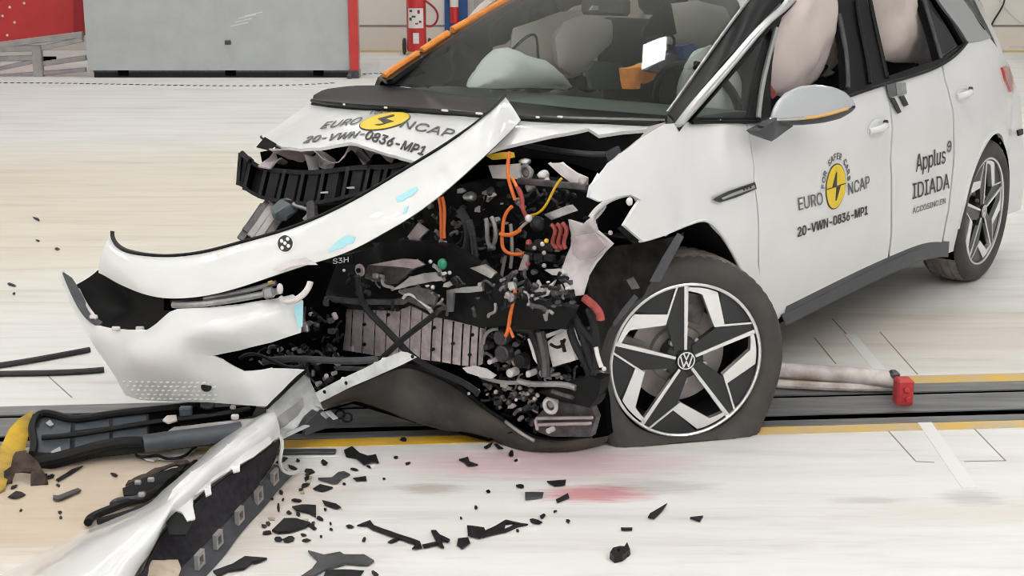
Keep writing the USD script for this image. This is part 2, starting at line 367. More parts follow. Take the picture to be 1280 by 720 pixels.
def floor_material():
    RA = math.atan2(0.30, 3.76)
    nodes = {'p': ('principled_bsdf', {'roughness': .5, 'specular_ior_level': .35}), 'g': ('geometry', {}),
             'mp': ('mapping', {'rotation': (0, 0, -RA), 'scale': (.55, 5.0, 1)}),
             'n1': ('noise_texture', {'scale': 1.3, 'detail': 7.0, 'roughness': .62, 'distortion': .4}),
             'r1': ('rgb_ramp', {'ramp': [(.26, (.66, .64, .61)), (.44, (.80, .795, .78)), (.66, (.86, .86, .855))]}),
             'mp2': ('mapping', {'rotation': (0, 0, -RA), 'scale': (2.2, 24.0, 1)}),
             'n2': ('noise_texture', {'scale': 1.1, 'detail': 5.0, 'roughness': .7}),
             'r2': ('rgb_ramp', {'ramp': [(.30, (.80, .78, .75)), (.46, (1, 1, 1))]}),
             'm2': ('mix', {'mix_type': 'multiply', 'fac': .5}),
             'n3': ('noise_texture', {'scale': .8, 'detail': 4.0}), 'b': ('bump', {'strength': .12, 'distance': .003}),
             }
    links = [('g.position', 'mp.vector'), ('mp.vector', 'n1.vector'), ('n1.fac', 'r1.fac'), ('g.position', 'mp2.vector'), ('mp2.vector', 'n2.vector'), ('n2.fac', 'r2.fac'),
             ('r1.color', 'm2.color1'), ('r2.color', 'm2.color2'), ('g.position', 'n3.vector'), ('n2.fac', 'b.height'), ('b.normal', 'p.normal')]
    prev = 'm2.color'
    # worn / stained areas of the paint: (pixel centre, radii along and across the rails, colour, strength, patchiness)
    stains = [((120, 250), 2.6, 2.6, (.74, .69, .56), .75, .35), ((60, 620), .75, .62, (.58, .46, .34), .85, .35), ((330, 620), .30, .30, (.64, .55, .50), .5, .3),
              ((680, 578), .50, .16, (.74, .50, .56), .75, .4), ((742, 617), .19, .075, (.62, .26, .30), .9, .4), ((815, 608), .22, .06, (.48, .45, .42), .6, .5),
              ((538, 611), .11, .05, (.50, .46, .43), .75, .5), ((1215, 622), .10, .07, (.45, .44, .43), .5, .55), ((1085, 625), .12, .03, (.45, .44, .43), .4, .55),
              ((1150, 415), 1.2, .6, (.72, .64, .55), .55, .45), ((1240, 640), .5, .12, (.70, .65, .60), .4, .5), ((340, 700), .4, .18, (.60, .55, .52), .45, .5), ((760, 500), 1.2, .55, (.62, .54, .50), .35, .35)]
    for i, (px, a, b, col, k, patch) in enumerate(stains):
        c = Z(*px)
        nodes[f'o{i}'] = ('vector_math', {'math_type': 'subtract', 'vector2': tuple(c)})
        nodes[f'q{i}'] = ('mapping', {'rotation': (0, 0, -RA), 'scale': (1 / a, 1 / b, 0)})
        nodes[f'l{i}'] = ('vector_math', {'math_type': 'length'})
        nodes[f'w{i}'] = ('noise_texture', {'scale': 2.2 / min(1.0, max(.05, b * 2)), 'detail': 5.0, 'roughness': .65})
        nodes[f'a{i}'] = ('math', {'math_type': 'multiply_add', 'value2': patch * 3.2, 'value3': -patch * 1.6})
        nodes[f's{i}'] = ('math', {'math_type': 'add'})
        nodes[f'm{i}r'] = ('map_range', {'from_min': 1.15, 'from_max': .45, 'to_min': 0.0, 'to_max': k, 'clamp': True})
        nodes[f'x{i}'] = ('mix', {'mix_type': 'multiply'})
        cc = tuple(min(1, v / .80) for v in col); nodes[f'x{i}'][1]['color2'] = cc
        links += [('g.position', f'o{i}.vector1'), (f'o{i}.vector', f'q{i}.vector'), (f'q{i}.vector', f'l{i}.vector1'), ('mp.vector', f'w{i}.vector'), (f'w{i}.fac', f'a{i}.value1'),
                  (f'l{i}.value', f's{i}.value1'), (f'a{i}.value', f's{i}.value2'), (f's{i}.value', f'm{i}r.value'), (f'm{i}r.result', f'x{i}.fac'), (prev, f'x{i}.color1')]
        prev = f'x{i}.color'
    links.append((prev, 'p.base_color'))
    M['floor_paint'] = usdkit.material(stage, '/World/Looks/floor_paint', nodes, links, surface='p.BSDF')
floor_material()
def fabric(name, color, k=.4, noise=.1):
    nodes = {'p': ('principled_bsdf', {'roughness': .85, 'specular_ior_level': .2}), 't': ('translucent_bsdf', {'color': color}), 'm': ('mix_closure', {'fac': k}), 'tc': ('texture_coordinate', {}),
             'n': ('noise_texture', {'scale': 5.0, 'detail': 4.0}), 'r': ('rgb_ramp', {'ramp': [(.35, tuple(c * (1 - noise) for c in color)), (.65, color)]}), 'bn': ('noise_texture', {'scale': 22.0, 'detail': 3.0}), 'b': ('bump', {'strength': .4, 'distance': .003})}
    links = [('tc.object', 'n.vector'), ('n.fac', 'r.fac'), ('r.color', 'p.base_color'), ('tc.object', 'bn.vector'), ('bn.fac', 'b.height'), ('b.normal', 'p.normal'), ('p.BSDF', 'm.closure1'), ('t.BSDF', 'm.closure2')]
    M[name] = usdkit.material(stage, f'/World/Looks/{name}_cloth', nodes, links, surface='m.closure')
fabric('curtain_beige', (.90, .85, .79)); fabric('airbag_pink', (.84, .75, .72), .25); fabric('airbag_white', (.84, .87, .83), .35)
# ------------------------------------------------------------------ the setting
RX = np.array([3.76, .30, 0]); RX /= np.linalg.norm(RX); RY = np.array([-RX[1], RX[0], 0])     # along and across the crash rail
def ry(px, py): return float(Z(px, py) @ RY)
def strip(y0, y1, z0, z1, x0=-10, x1=10):
    m = trimesh.creation.box((x1 - x0, y1 - y0, z1 - z0)); m.apply_translation(((x0 + x1) / 2, (y0 + y1) / 2, (z0 + z1) / 2)); return frame(m, np.zeros(3), RX, RY)
E1, E2, E3, E4, E5, E6, E7, E8 = [ry(1280, y) for y in (534.5, 525, 518, 512.5, 491.5, 486.5, 476.5, 466.5)]
XW = 10.2; YB, YF = -5.0, 20.6
nearf = Polygon([(-XW, YB), (XW, YB), (XW, 0), (-XW, 0)])
def floor_part(pg, top=0.0):
    P = np.array(pg.exterior.coords)[:-1]; m = trimesh.creation.extrude_polygon(pg, .15, engine='earcut'); m.apply_translation((0, 0, top - .15)); return m
yy = lambda e, x: (e - x * RY[0]) / RY[1]
floor = join(floor_part(Polygon([(-XW, YB), (XW, YB), (XW, yy(E2, XW)), (-XW, yy(E2, -XW))])), floor_part(Polygon([(-XW, yy(E7, -XW)), (XW, yy(E7, XW)), (XW, YF), (-XW, YF)])))
struct('floor', floor, 'floor_paint', label='white painted concrete floor with streaky grey and tan wear')
struct('trim_1', strip(E2 - .002, E7 + .002, -.16, -.08), 'slot_black', label='dark bottom of the rail channel')
struct('trim_1', join(strip(E7 - .006, E7 - .0015, -.15, -.006), strip(E2 + .0015, E2 + .006, -.15, -.006)), 'slot_black', label='dark side walls of the rail channel')
struct('trim_2', strip(E2, E3, -.004, .002), 'rail_steel', label='narrow steel lip on the near side of the rail channel')
struct('trim_3', strip(E4, E5, .001, .006), 'rail_steel', label='wide grey steel rail plate in the middle of the channel')
struct('trim_4', strip(E6, E7, -.004, .002), 'rail_steel', label='steel lip on the far side of the rail channel')
struct('trim_5', strip(E1, E2 - .004, -.01, .0015, -.86, .34), 'stripe_bright', label='bright yellow stripe along the near edge of the rail under the car front')
struct('trim_5', strip(E1, E2 - .004, -.01, .0015, .342), 'stripe_yellow', label='worn yellow stripe along the near edge of the rail')
struct('trim_6', strip(E7 + .003, E8, -.01, .0015, .4), 'stripe_yellow', label='worn yellow stripe along the far edge of the rail')
# thin joints and inspection covers in the floor beside the rail
def seam(a, b, w=.005, mt='seam_dark', h=.0012):
    a, b = Z(*a), Z(*b); return bar(a + [0, 0, h / 2 - .001], b + [0, 0, h / 2 - .001], w, h + .002, .0004)
sm = [((1040, 398), (1098, 462)), ((1100, 415), (1147, 468)), ((1018, 422), (1045, 455)), ((1108, 536), (1144, 576)), ((1216, 534), (1257, 576)), ((1144, 577), (1168, 578)), ((1205, 577), (1257, 576)), ((60, 470), (90, 497))]
for a, b in sm: struct('trim_7', seam(a, b, .005), 'seam_dark', label='thin dark joint in the painted floor')
struct('trim_8', seam((1155, 527), (1212, 610), .05, h=.0016), 'tape_white', label='white strip laid across the floor from the rail')
struct('trim_9', seam((1062, 418), (1100, 463), .05, h=.0016), 'tape_white', label='white strip laid across the floor behind the rail')
# shell
def slabx(x0, y0, z0, x1, y1, z1): m = trimesh.creation.box((x1 - x0, y1 - y0, z1 - z0)); m.apply_translation(((x0 + x1) / 2, (y0 + y1) / 2, (z0 + z1) / 2)); return m
WY = 20.2
struct('wall_back', slabx(-XW, WY, -.1, XW, WY + .2, CEIL), 'wall_white', label='off-white panelled hall wall')
struct('wall_front', slabx(-XW, YB - .2, -.1, XW, YB, CEIL), 'wall_white')
struct('wall_left', slabx(-XW - .2, YB, -.1, -XW, WY, CEIL), 'wall_white')
struct('wall_right', slabx(XW, YB, -.1, XW + .2, WY, CEIL), 'wall_grey')
struct('ceiling', slabx(-XW - .2, YB - .2, CEIL, XW + .2, WY + .2, CEIL + .2), 'ceiling_white')
struct('baseboard_back', slabx(-XW, WY - .02, 0, XW, WY, .03), 'wall_white')
struct('trim_10', slabx(-2.2, WY - .32, -.005, XW, WY - .02, .002), 'stripe_yellow', label='yellow line painted along the foot of the back wall')
for zz in (.32, .90, 1.5): struct('trim_11', slabx(-2.4, WY - .006, zz, XW, WY + .01, zz + (.012 if zz > .5 else .03)), 'seam_dark' if zz < .5 else 'wall_grey', label='horizontal joint in the wall panels')
struct('trim_12', bar(Y(1262, 59, WY - .01), Y(1300, 60, WY - .01), .02, .025), 'wall_grey', label='grey joint in the right part of the wall')
for i, (x, y) in enumerate(LAMPS):
    t = thing('ceiling_lamp', f"long white ceiling lamp, {['first', 'second', 'third', 'fourth', 'fifth'][i % 5]} from the left in the {['fifth', 'fourth', 'third', 'second', 'first'][i // 5]} row from the back wall", 'lamp', (x, y, CEIL - .12), 'ceiling lamps over the hall')
    obj('housing', wbox((x, y, CEIL - .06), (.55, 1.5, .11), .01), 'wall_grey', t)
    obj('diffuser', wbox((x, y, CEIL - .125), (.45, 1.4, .02), .004), 'lamp_white', t, smooth=False)

# background: grey crash trolley, red barrier, galvanised frame, extinguishers
gy = 16.55
b0, b1, b2, b3 = Y(110, 88, gy), Y(437, 91, gy), Y(437, -90, gy), Y(103, -90, gy)
t = thing('crash_trolley', 'large grey sheet-metal trolley with scuffed flat face standing in the background', 'trolley', (b0[0], gy, 0))
xa, xb, zb, zt = b0[0], b1[0], float(b0[2]), float(b2[2])
obj('face_panel', slabx(xa, gy, zb, xb, gy + .06, zt), 'box_grey', t)
obj('body', slabx(xa + .02, gy + .06, zb, xb - .02, gy + 1.4, zt - .02), 'box_grey', t)
obj('base_frame', join(slabx(xa + .05, gy + .03, .06, xb - .02, gy + .1, zb - .004), slabx(xa + .05, gy + 1.2, .06, xb - .02, gy + 1.3, zb)), 'dirty_metal', t)
obj('skid', slabx(xa + .06, gy + .02, 0, xb + .02, gy + .14, .06), 'dark_plastic', t)
for px in (154, 288, 398): p = Y(px, 97, gy); obj('forklift_slot', slabx(p[0] - .06, gy + .012, .02, p[0] + .06, gy + .09, .1), 'void', t)
p = Y(285, 53, gy); obj('latch', join(cbox((.07, .02, .05), .006)).apply_translation((p[0], gy - .008, p[2])), 'dirty_metal', t)
for k, (px, py) in enumerate([(305, 25), (310, 20), (300, 30), (318, 17)]):
    a, b = Y(px - 12, py + 3, gy), Y(px + 10, py - 2, gy); obj('scratch', bar(a - [0, .001, 0], b - [0, .001, 0], .004, .012), 'wall_grey', t)
r0 = Y(438, 80, gy - .02); r1 = Y(449, 80, gy - .02)
obj('edge_post', slabx(r0[0], gy - .07, 0.09, r1[0], gy + .05, zt), 'red_metal', t, label='red painted edge post')
obj('post_foot', join(slabx(r0[0] - .02, gy - .09, 0, r1[0] + .0, gy + .1, .089), cbox((.06, .06, .05), .01).apply_translation((r0[0], gy - .13, .025))), 'dirty_metal', t)
ry0 = 18.4
t = thing('red_barrier', 'bright red painted steel barrier panel with small round holes at far left', 'barrier', (-6, ry0, 0))
rb = [Y(-60, -60, ry0), Y(101, -60, ry0), Y(103, 42, ry0), Y(12, 58, ry0), Y(-60, 62, ry0)]
obj('panel', sheet(rb, .08, cell=9), 'red_metal', t)
obj('edge_band', sheet([Y(91, -60, ry0 - .02), Y(106, -60, ry0 - .02), Y(107, 44, ry0 - .02), Y(92, 45, ry0 - .02)], .08, cell=9), 'red_dark', t)
for px, py in [(12, 9), (3, 20), (18, 28), (9, 44), (30, 4), (26, 52), (2, 58)]:
    c = Y(px, py, ry0 - .005); obj('hole_ring', cyl(c, c + [0, .03, 0], .016, 12), 'label_white', t)
t = thing('steel_frame', 'low galvanised tube frame standing in front of the red barrier', 'frame', (-5.6, 17, 0))
fy = 16.7
for a, b, w in [((-30, 60), (104, 43), .07), ((-30, 62), (52, 60), .07), ((52, 60), (104, 49), .06), ((-30, 74), (46, 72), .06), ((52, 80), (108, 72), .06), ((-30, 98), (108, 87), .05), ((-20, 90), (45, 76), .05)]:
    obj('rail', bar(Y(*a, fy), Y(*b, fy + .01), w, w, .008), 'galv', t)
pf = Y(46, 60, fy - .03); obj('upright', slabx(pf[0] - .05, fy - .06, 0, pf[0] + .05, fy + .02, pf[2] + .02), 'galv', t)
pf = Y(-15, 60, fy - .03); obj('upright', slabx(pf[0] - .05, fy - .06, 0, pf[0] + .05, fy + .02, pf[2] + .02), 'galv', t)
pf = Y(46, 74, fy + .1); obj('cross_tube', bar(pf + [-.15, .05, 0], pf + [.2, .05, 0], .08, .05), 'void', t)
# wheeled extinguisher
ey = 19.5; pb = Y(521, 62, ey); R_ = .13; ex = pb[0]
t = thing('fire_extinguisher', 'large red wheeled fire extinguisher with white instruction label by the back wall', 'fire extinguisher', (ex, ey, 0))
prof = np.array([[0, 0], [R_ * .9, 0], [R_, .03], [R_, .78], [R_ * .8, .88], [.04, .93], [.04, .98], [0, .98]])
m = trimesh.creation.revolve(prof, sections=32); m.apply_translation((ex, ey, .05)); obj('cylinder', m, 'red_metal', t)
def wrap(z0, z1, a0, a1, r): 
    a = np.linspace(a0, a1, 10); P = np.array([[[ex + r * math.sin(x), ey - r * math.cos(x), z] for x in a] for z in (z0, z1)])
    return loft([P[0], P[1]], 10, 2, .002, smooth_u=False, toward=EYE)
obj('instruction_label', wrap(.36, .62, -.85, .85, R_ + .003), 'label_white', t)
for k, (u, v, w, h) in enumerate([(-.5, .57, .3, .03), (.3, .55, .25, .05), (-.2, .5, .4, .025), (.45, .43, .25, .03), (-.55, .46, .3, .04), (.1, .41, .3, .02)]):
    obj('pictogram', wrap(v, v + h, u - w / 2, u + w / 2, R_ + .006), 'red_dark' if k % 2 else 'decal_grey', t)
obj('service_label', wrap(.16, .30, -.3, .3, R_ + .003), 'label_white', t)
obj('valve', join(cyl((ex, ey, 1.02), (ex, ey, 1.12), .03), cbox((.14, .03, .03), .006).apply_translation((ex, ey, 1.12))), 'steel', t)
hp = [np.array([ex + .03, ey - .04, 1.05])] + [Y(px, py, ey - .05) for px, py in [(533, 2), (541, 8), (547, 18), (545, 28), (538, 33), (531, 31)]]
obj('hose', tube(hp, .014), 'red_dark', t)
for s in (-1, 1): obj('wheel', cyl((ex + s * .15, ey + .06, .11), (ex + s * .19, ey + .06, .11), .11), 'rubber', t)
obj('axle', cyl((ex - .16, ey + .06, .11), (ex + .16, ey + .06, .11), .012), 'steel', t)
by = WY - .03; p0, p1 = Y(556, 45, by), Y(584, -60, by)
t = thing('equipment_board', 'blue board mounted on the back wall beside the wheeled extinguisher', 'board', (p0[0], by, .3))
obj('panel', slabx(p0[0], by - .02, .25, p1[0], by + .022, 1.9), 'blue_board', t)
ec = Y(568, 29, by - .1)
t = thing('hand_extinguisher', 'small red hand fire extinguisher hanging on the blue board', 'fire extinguisher', (ec[0], by - .1, ec[2]))
m = trimesh.creation.revolve(np.array([[0, 0], [.055, 0], [.062, .02], [.062, .42], [.03, .5], [.02, .55], [0, .55]]), sections=24); m.apply_translation((ec[0], by - .09, ec[2])); obj('cylinder', m, 'red_metal', t)
a = np.linspace(-1.1, 1.1, 10); lab = lambda z0, z1: loft([[(ec[0] + .065 * math.sin(x), by - .09 - .065 * math.cos(x), z) for x in a] for z in (z0, z1)], 10, 2, .002, smooth_u=False)
obj('label_band', lab(ec[2] + .22, ec[2] + .38), 'label_white', t)
obj('valve', cbox((.08, .03, .05), .006).apply_translation((ec[0], by - .09, ec[2] + .57)), 'black_plastic', t)
p0, p1 = Y(594, 60, by), Y(640, -60, by)
single('wall_cabinet', join(slabx(p0[0], by - .25, .02, p1[0] + .5, by + .02, 1.9), slabx(p0[0] + .03, by - .262, .1, p1[0] + .45, by - .25, 1.85)), 'galv', 'grey metal cabinet against the wall beside the blue board', 'cabinet')
# dashed warning tape on the floor in front of the trolley
t = thing('dashed_tape', 'thin black and white dashed tape on the floor in front of the trolley', 'tape', tuple(Z(240, 107)))
A = [Z(px, py) for px, py in [(-20, 104), (110, 105), (220, 107), (330, 107.5), (425, 103.5)]]
P = resample(A, 112)
for i in range(0, 110, 2): obj('dash', bar(P[i] + [0, 0, .004], P[i + 1] + [0, 0, .004], .05, .006, .001), 'cable_black', t)
obj('backing', join(*[bar(P[i] + [0, 0, .0012], P[i + 1] + [0, 0, .0012], .07, .002, .0005) for i in range(0, 111)]), 'tape_white', t)
t = thing('dashed_tape', 'short run of black and white dashed tape right of the red edge post', 'tape', tuple(Z(475, 92)))
P = resample([Z(454, 93), Z(475, 92), Z(500, 91)], 14, False)
for i in range(0, 12, 2): obj('dash', bar(P[i] + [0, 0, .004], P[i + 1] + [0, 0, .004], .05, .006, .001), 'cable_black', t)
obj('backing', bar(P[0] + [0, 0, .0012], P[-1] + [0, 0, .0012], .07, .002, .0005), 'tape_white', t)
# cable at the far right and the tail of the wall behind it
cp = [Y(px, py, WY - .03) for px, py in [(1249, -20), (1252, 10), (1240, 30), (1237, 45)]]
single('hanging_cable', tube(cp, .012), 'cable_black', 'thin dark cable hanging on the wall behind the rear of the car', 'cable')
cp = [Y(px, py, WY - .03) for px, py in [(1240, -10), (1255, 8), (1268, 22), (1290, 34)]]
single('hanging_cable', tube(cp, .006), 'wall_grey', 'pale grey cable curving along the wall at the right edge', 'cable')
# dark cables at left
for pts, lb in (([(-20, 459), (30, 452), (75, 444), (112, 437)], 'upper of the two black cables lying on the floor at left'), ([(-20, 468), (40, 466.5), (90, 465), (130, 462)], 'lower of the two black cables lying on the floor at left')):
    single('floor_cable', tube([Z(*p, .012) for p in pts], .012), 'cable_black', lb, 'cable')
# tow tube and red clamp on the rail
t = thing('tow_tube', 'dented white tow tube lying along the rail behind the front wheel', 'tube', tuple(Z(1050, 480)))
a = [Z(px, py, .06) for px, py in [(900, 455), (975, 463), (1050, 468), (1122, 475)]]
obj('tube', tube(a, .032, 16), 'tow_white', t)
obj('lower_bar', tube([Z(px, py, .02) for px, py in [(880, 474), (975, 480), (1060, 484), (1122, 484)]], .016, 10), 'tow_white', t)
t = thing('rail_clamp', 'small red metal clamp block gripping the rail at the end of the tow tube', 'clamp', tuple(Z(1128, 495)))
c = Z(1129, 489, .05); obj('block', frame(cbox((.062, .06, .10), .008), c, RX, RY), 'clamp_red', t)
obj('jaw', frame(cbox((.03, .05, .025), .006), Z(1118, 468, .085), RX, RY), 'dirty_metal', t)
for dx, dz in ((0, .015), (.008, -.02)): obj('bolt', cyl(c + RX * dx + RY * -.03 + [0, 0, dz], c + RX * dx + RY * -.042 + [0, 0, dz], .011, 6), 'clamp_red', t)
# ------------------------------------------------------------------ the car
car_t = thing('car', 'white crash-tested hatchback with its front torn open, standing across the rail', 'car', (CX, CY, 0))
K = car_t
def group(name): return UsdGeom.Xform.Define(stage, path_of(car_t) + '/' + numbered(path_of(car_t), name)).GetPrim()
# --- wheels: local x right, y up, z outwards
RR = .262
def pol(r, a): return (RR * r * math.cos(math.radians(a)), RR * r * math.sin(math.radians(a)))
def ext(poly, z0, z1):
    m = trimesh.creation.extrude_polygon(poly, z1 - z0, engine='earcut'); m.apply_translation((0, 0, z0)); return m
def rev(prof, n=96): return trimesh.creation.revolve(np.array(prof, float), sections=n)
def tyre_mesh(tread=True):
    prof = [(.262, -.03), (.262, -.008), (.275, .002), (.300, .007), (.322, .002), (.337, -.010), (.345, -.024)]
    tr = [(.3485, -.034), (.350, -.05), (.350, -.064), (.343, -.066), (.343, -.074), (.351, -.076), (.352, -.10), (.344, -.102), (.344, -.112), (.352, -.114), (.351, -.138), (.343, -.14), (.343, -.148), (.350, -.15), (.350, -.165), (.3485, -.182)]
    prof2 = [(.345, -.190), (.325, -.212), (.29, -.216), (.262, -.2), (.262, -.03)]
    n = 180; m = rev(prof + tr + prof2, n); v = m.vertices; r = np.hypot(v[:, 0], v[:, 1]); a = np.degrees(np.arctan2(v[:, 1], v[:, 0])) + v[:, 2] * 40
    cutm = ((np.floor(a / 2.0).astype(int) % 3) == 0) & (r > .346) & (np.abs(v[:, 2] + .107) > .03)
    v[cutm, :2] *= ((r[cutm] - .006) / r[cutm])[:, None]; m.vertices = v
    return m
def wheel(th0):
    P = {}
    tm = tyre_mesh(); rc = np.hypot(*tm.triangles_center[:, :2].T); zc = tm.triangles_center[:, 2]; tb = (rc > .34) & (zc < -.034) & (zc > -.183)
    P['tyre'] = ('rubber', tm.submesh([np.where(~tb)[0]], append=True)); P['tread'] = ('tread', tm.submesh([np.where(tb)[0]], append=True))
    P['rim_barrel'] = ('rim_dark', rev([(.262, -.015), (.250, -.03), (.235, -.08), (.235, -.19), (.255, -.205), (.262, -.19), (.262, -.015)]))
    P['rim_lip'] = ('rim_bright', rev([(.2635, -.016), (.2635, -.006), (.259, -.004), (.2535, -.007), (.2535, -.016), (.2635, -.016)]))
    P['brake_disc'] = ('brake', rev([(0, -.125), (.165, -.125), (.165, -.10), (.10, -.10), (.095, -.085), (0, -.085)], 64))
    P['backing_plate'] = ('soot', rev([(0, -.175), (.234, -.175), (.234, -.165), (0, -.165)], 48))
    P['hub'] = ('rim_dark', rev([(0, -.08), (.07, -.08), (.066, -.028), (.045, -.022), (0, -.022)], 48))
    L = []
    cap = rev([(0, -.03), (.034, -.03), (.034, -.012), (.031, -.009), (0, -.009)], 40); L.append(('hub_cap', 'decal_black', cap))
    ring = Point(0, 0).buffer(.030, 24).difference(Point(0, 0).buffer(.0265, 24))
    ln = lambda p: LineString(p).buffer(.0022, cap_style=2)
    vw = shapely.union_all([ln([(-.010, .026), (0, .004), (.010, .026)]), ln([(-.021, .018), (-.009, -.021), (0, -.002), (.009, -.021), (.021, .018)])]).intersection(Point(0, 0).buffer(.028))
    L.append(('hub_emblem', 'decal_white', join(*[ext(g, -.0095, -.0075) for g in [ring] + list(getattr(vw, 'geoms', [vw]))])))
    cal = ext(Polygon([pol(.48, 60), pol(.50, 90), pol(.52, 118), pol(.80, 112), pol(.82, 90), pol(.80, 66)]).buffer(.006), -.14, -.07); L.append(('brake_caliper', 'dirty_metal', cal))
    L.append(('brake_caliper', 'brake', ext(Polygon([pol(.42, 200), pol(.46, 160), pol(.80, 160), pol(.78, 195)]).buffer(.005), -.15, -.095)))
    for k in range(5):
        a = th0 + 72 * k; B = pol(.61, a + 24)
        kite = Polygon([pol(.12, a - 10), pol(.97, a - .5), pol(.97, a + 6), B, pol(.20, a + 45)]).buffer(.001)
        L.append(('spoke', 'rim_dark', ext(kite, -.04, -.017)))
        L.append(('spoke_edge', 'rim_bright', ext(Polygon([pol(.14, a - 7), pol(.98, a - 2.4), pol(.98, a + .8), pol(.14, a + 8)]), -.03, -.0135)))
        L.append(('spoke_edge', 'rim_bright', ext(LineString([B, pol(.98, a + 6)]).buffer(.0032, cap_style=2), -.03, -.014)))
        bar_ = Polygon([pol(.655, a + 19.5), pol(.94, a + 45), pol(.86, a + 57), pol(.55, a + 28)])
        L.append(('spoke_bar', 'rim_bright', ext(bar_, -.035, -.013)))
        band = Polygon([pol(.945, x) for x in np.linspace(a + 45, a + 71, 8)] + [pol(r, x) for r, x in zip(np.linspace(.90, .86, 8), np.linspace(a + 71, a + 56, 8))])
        L.append(('rim_band', 'rim_bright', ext(band, -.035, -.0135)))
        pan = Polygon([pol(.66, a + 22)] + [pol(.965, x) for x in np.linspace(a + 8, a + 44, 10)])
        L.append(('rim_inlay', 'rim_dark', ext(pan, -.04, -.019)))
        b = pol(.28, a + 36); L.append(('wheel_bolt', 'steel', cyl((b[0], b[1], -.04), (b[0], b[1], -.022), .009, 12)))
    return [(k, *v) for k, v in P.items()] + L
def place_wheel(center, N, th0, flat=0.0, name='front_wheel', up=(0, 0, 1), simple=False, sc=1.0):
    N = np.asarray(N, float) / np.linalg.norm(N); u = np.asarray(up, float); y = u - N * (u @ N); y /= np.linalg.norm(y); x = np.cross(y, N)
    root = UsdGeom.Xform.Define(stage, path_of(K) + '/' + numbered(path_of(K), name)).GetPrim()
    for nm, mt, m in wheel(th0):
        if simple and nm not in ('tyre', 'tread', 'rim_barrel', 'brake_disc', 'backing_plate', 'rim_lip'): continue
        m = m.copy(); m.apply_scale(sc); m = frame(m, center, x, y)
        if nm in ('tyre', 'tread'):
            v = m.vertices.copy()
            if flat:
                k = np.exp(-np.clip(v[:, 2], 0, 1) / .07); rel = v - center; v += np.outer(k * flat * np.where(rel @ N > -.1, 1, -1), N)
                rad = rel - np.outer(rel @ N, N); sd = rad @ x; v += np.outer(k * .10 * np.clip(sd / .2, -1, 1) * flat / .04 * .5, x)
            v[:, 2] = np.maximum(v[:, 2], .002); m.vertices = v
        obj(nm, m, mt, root, 35)
    return root
hubF = D(859, 452, 4.86)
place_wheel(hubF, np.array([.23, -.97, .0]), 20, .035, 'front_wheel', sc=1.03)
hubR = cw(2.77, .878, .35)
place_wheel(hubR, LT, 20, 0, 'rear_wheel')
place_wheel(cw(2.77, -.878, .35), -LT, 20, 0, 'rear_wheel', simple=True)
place_wheel(cw(0.0, -.86, .35), -LT, 20, 0, 'front_wheel', simple=True)

# --- near side panels (traced on the curved body side)
ARCH_R = Point(2.77, .35).buffer(.385, 32)
def bulge(s, z): return .018 * np.exp(-((z - .62) / .14) ** 2) * np.exp(-((s + .2) / .35) ** 2)
def crumple(s, z): return bulge(s, z) + .03 * (meshkit.fbm(np.c_[s * 6, z * 2.5, s * 0], 2, 3) - .5) * np.clip((.38 - s) / .3, 0, 1) + .015 * np.exp(-((s - .12) / .05) ** 2) * np.clip(z - .6, 0, .4)
fender = [(829, 155), (800, 172), (775, 191), (760, 203), (748, 219), (738, 232), (736, 246), (749, 252), (768, 245), (785, 243), (797, 249), (788, 262), (776, 281), (799, 301), (830, 292), (868, 277), (878, 275), (889, 279), (902, 294), (914, 314), (926, 338), (945, 378), (965, 402), (957, 385), (946.5, 330), (945.5, 258), (941, 224), (932, 155), (900, 152.5), (866, 152.5)]
front_fender = obj('front_fender', spanel(fender, .012, .03, fn=crumple), 'white_paint', K, label='buckled white front fender torn open over the wheel')
fd = [(933.5, 155), (942.5, 224), (947.5, 258), (949, 330), (951, 372), (972, 400), (978, 392.5), (1085, 338), (1109, 327), (1112, 200), (1106.5, 104), (1060, 120.5), (1010, 136), (960, 150), (943, 152)]
front_door = obj('front_door', spanel(fd, .02, .05), 'white_paint', K)
rd = [(1108.5, 104), (1114, 200), (1111.5, 326), (1150, 311.5), (1166, 311), (1173, 318), (1181, 280), (1187, 240), (1191, 205), (1191, 150), (1180, 100), (1176, 79.5), (1106.5, 104)]
rear_door = obj('rear_door', spanel(rd, .02, .05, cut=ARCH_R), 'white_paint', K)
qp = [(1178, 79), (1182, 100), (1193, 150), (1193, 205), (1189, 240), (1183, 280), (1174, 320), (1184, 317), (1276, 262), (1278, 165), (1275, 120), (1264, 84), (1256, 73), (1237, 47), (1206, 54)]
obj('quarter_panel', spanel(qp, .02, .04, cut=ARCH_R), 'white_paint', K)
ringr = ARCH_R.buffer(.014).difference(ARCH_R.buffer(-.004)).difference(sbox(2, -1, 4, .2)).difference(Polygon([(2.2, -.1), (2.2, .33), (2.45, .33), (2.45, -.1)]))
P_, F_ = grid_tri(ringr, .03); obj('arch_lip', thicken(cwa(np.c_[P_[:, 0], tside(P_[:, 0], P_[:, 1]) + .006, P_[:, 1]]), F_, .02, cw(1, 9, 1)), 'white_paint', K)
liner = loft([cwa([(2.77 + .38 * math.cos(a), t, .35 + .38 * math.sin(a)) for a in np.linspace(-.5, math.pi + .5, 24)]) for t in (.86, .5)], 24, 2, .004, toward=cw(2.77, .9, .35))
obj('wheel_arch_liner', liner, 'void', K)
obj('wheel_arch_liner', sheet([cw(2.3, .5, .1), cw(3.2, .5, .1), cw(3.2, .5, .75), cw(2.3, .5, .75)], .004, cell=9), 'void', K)
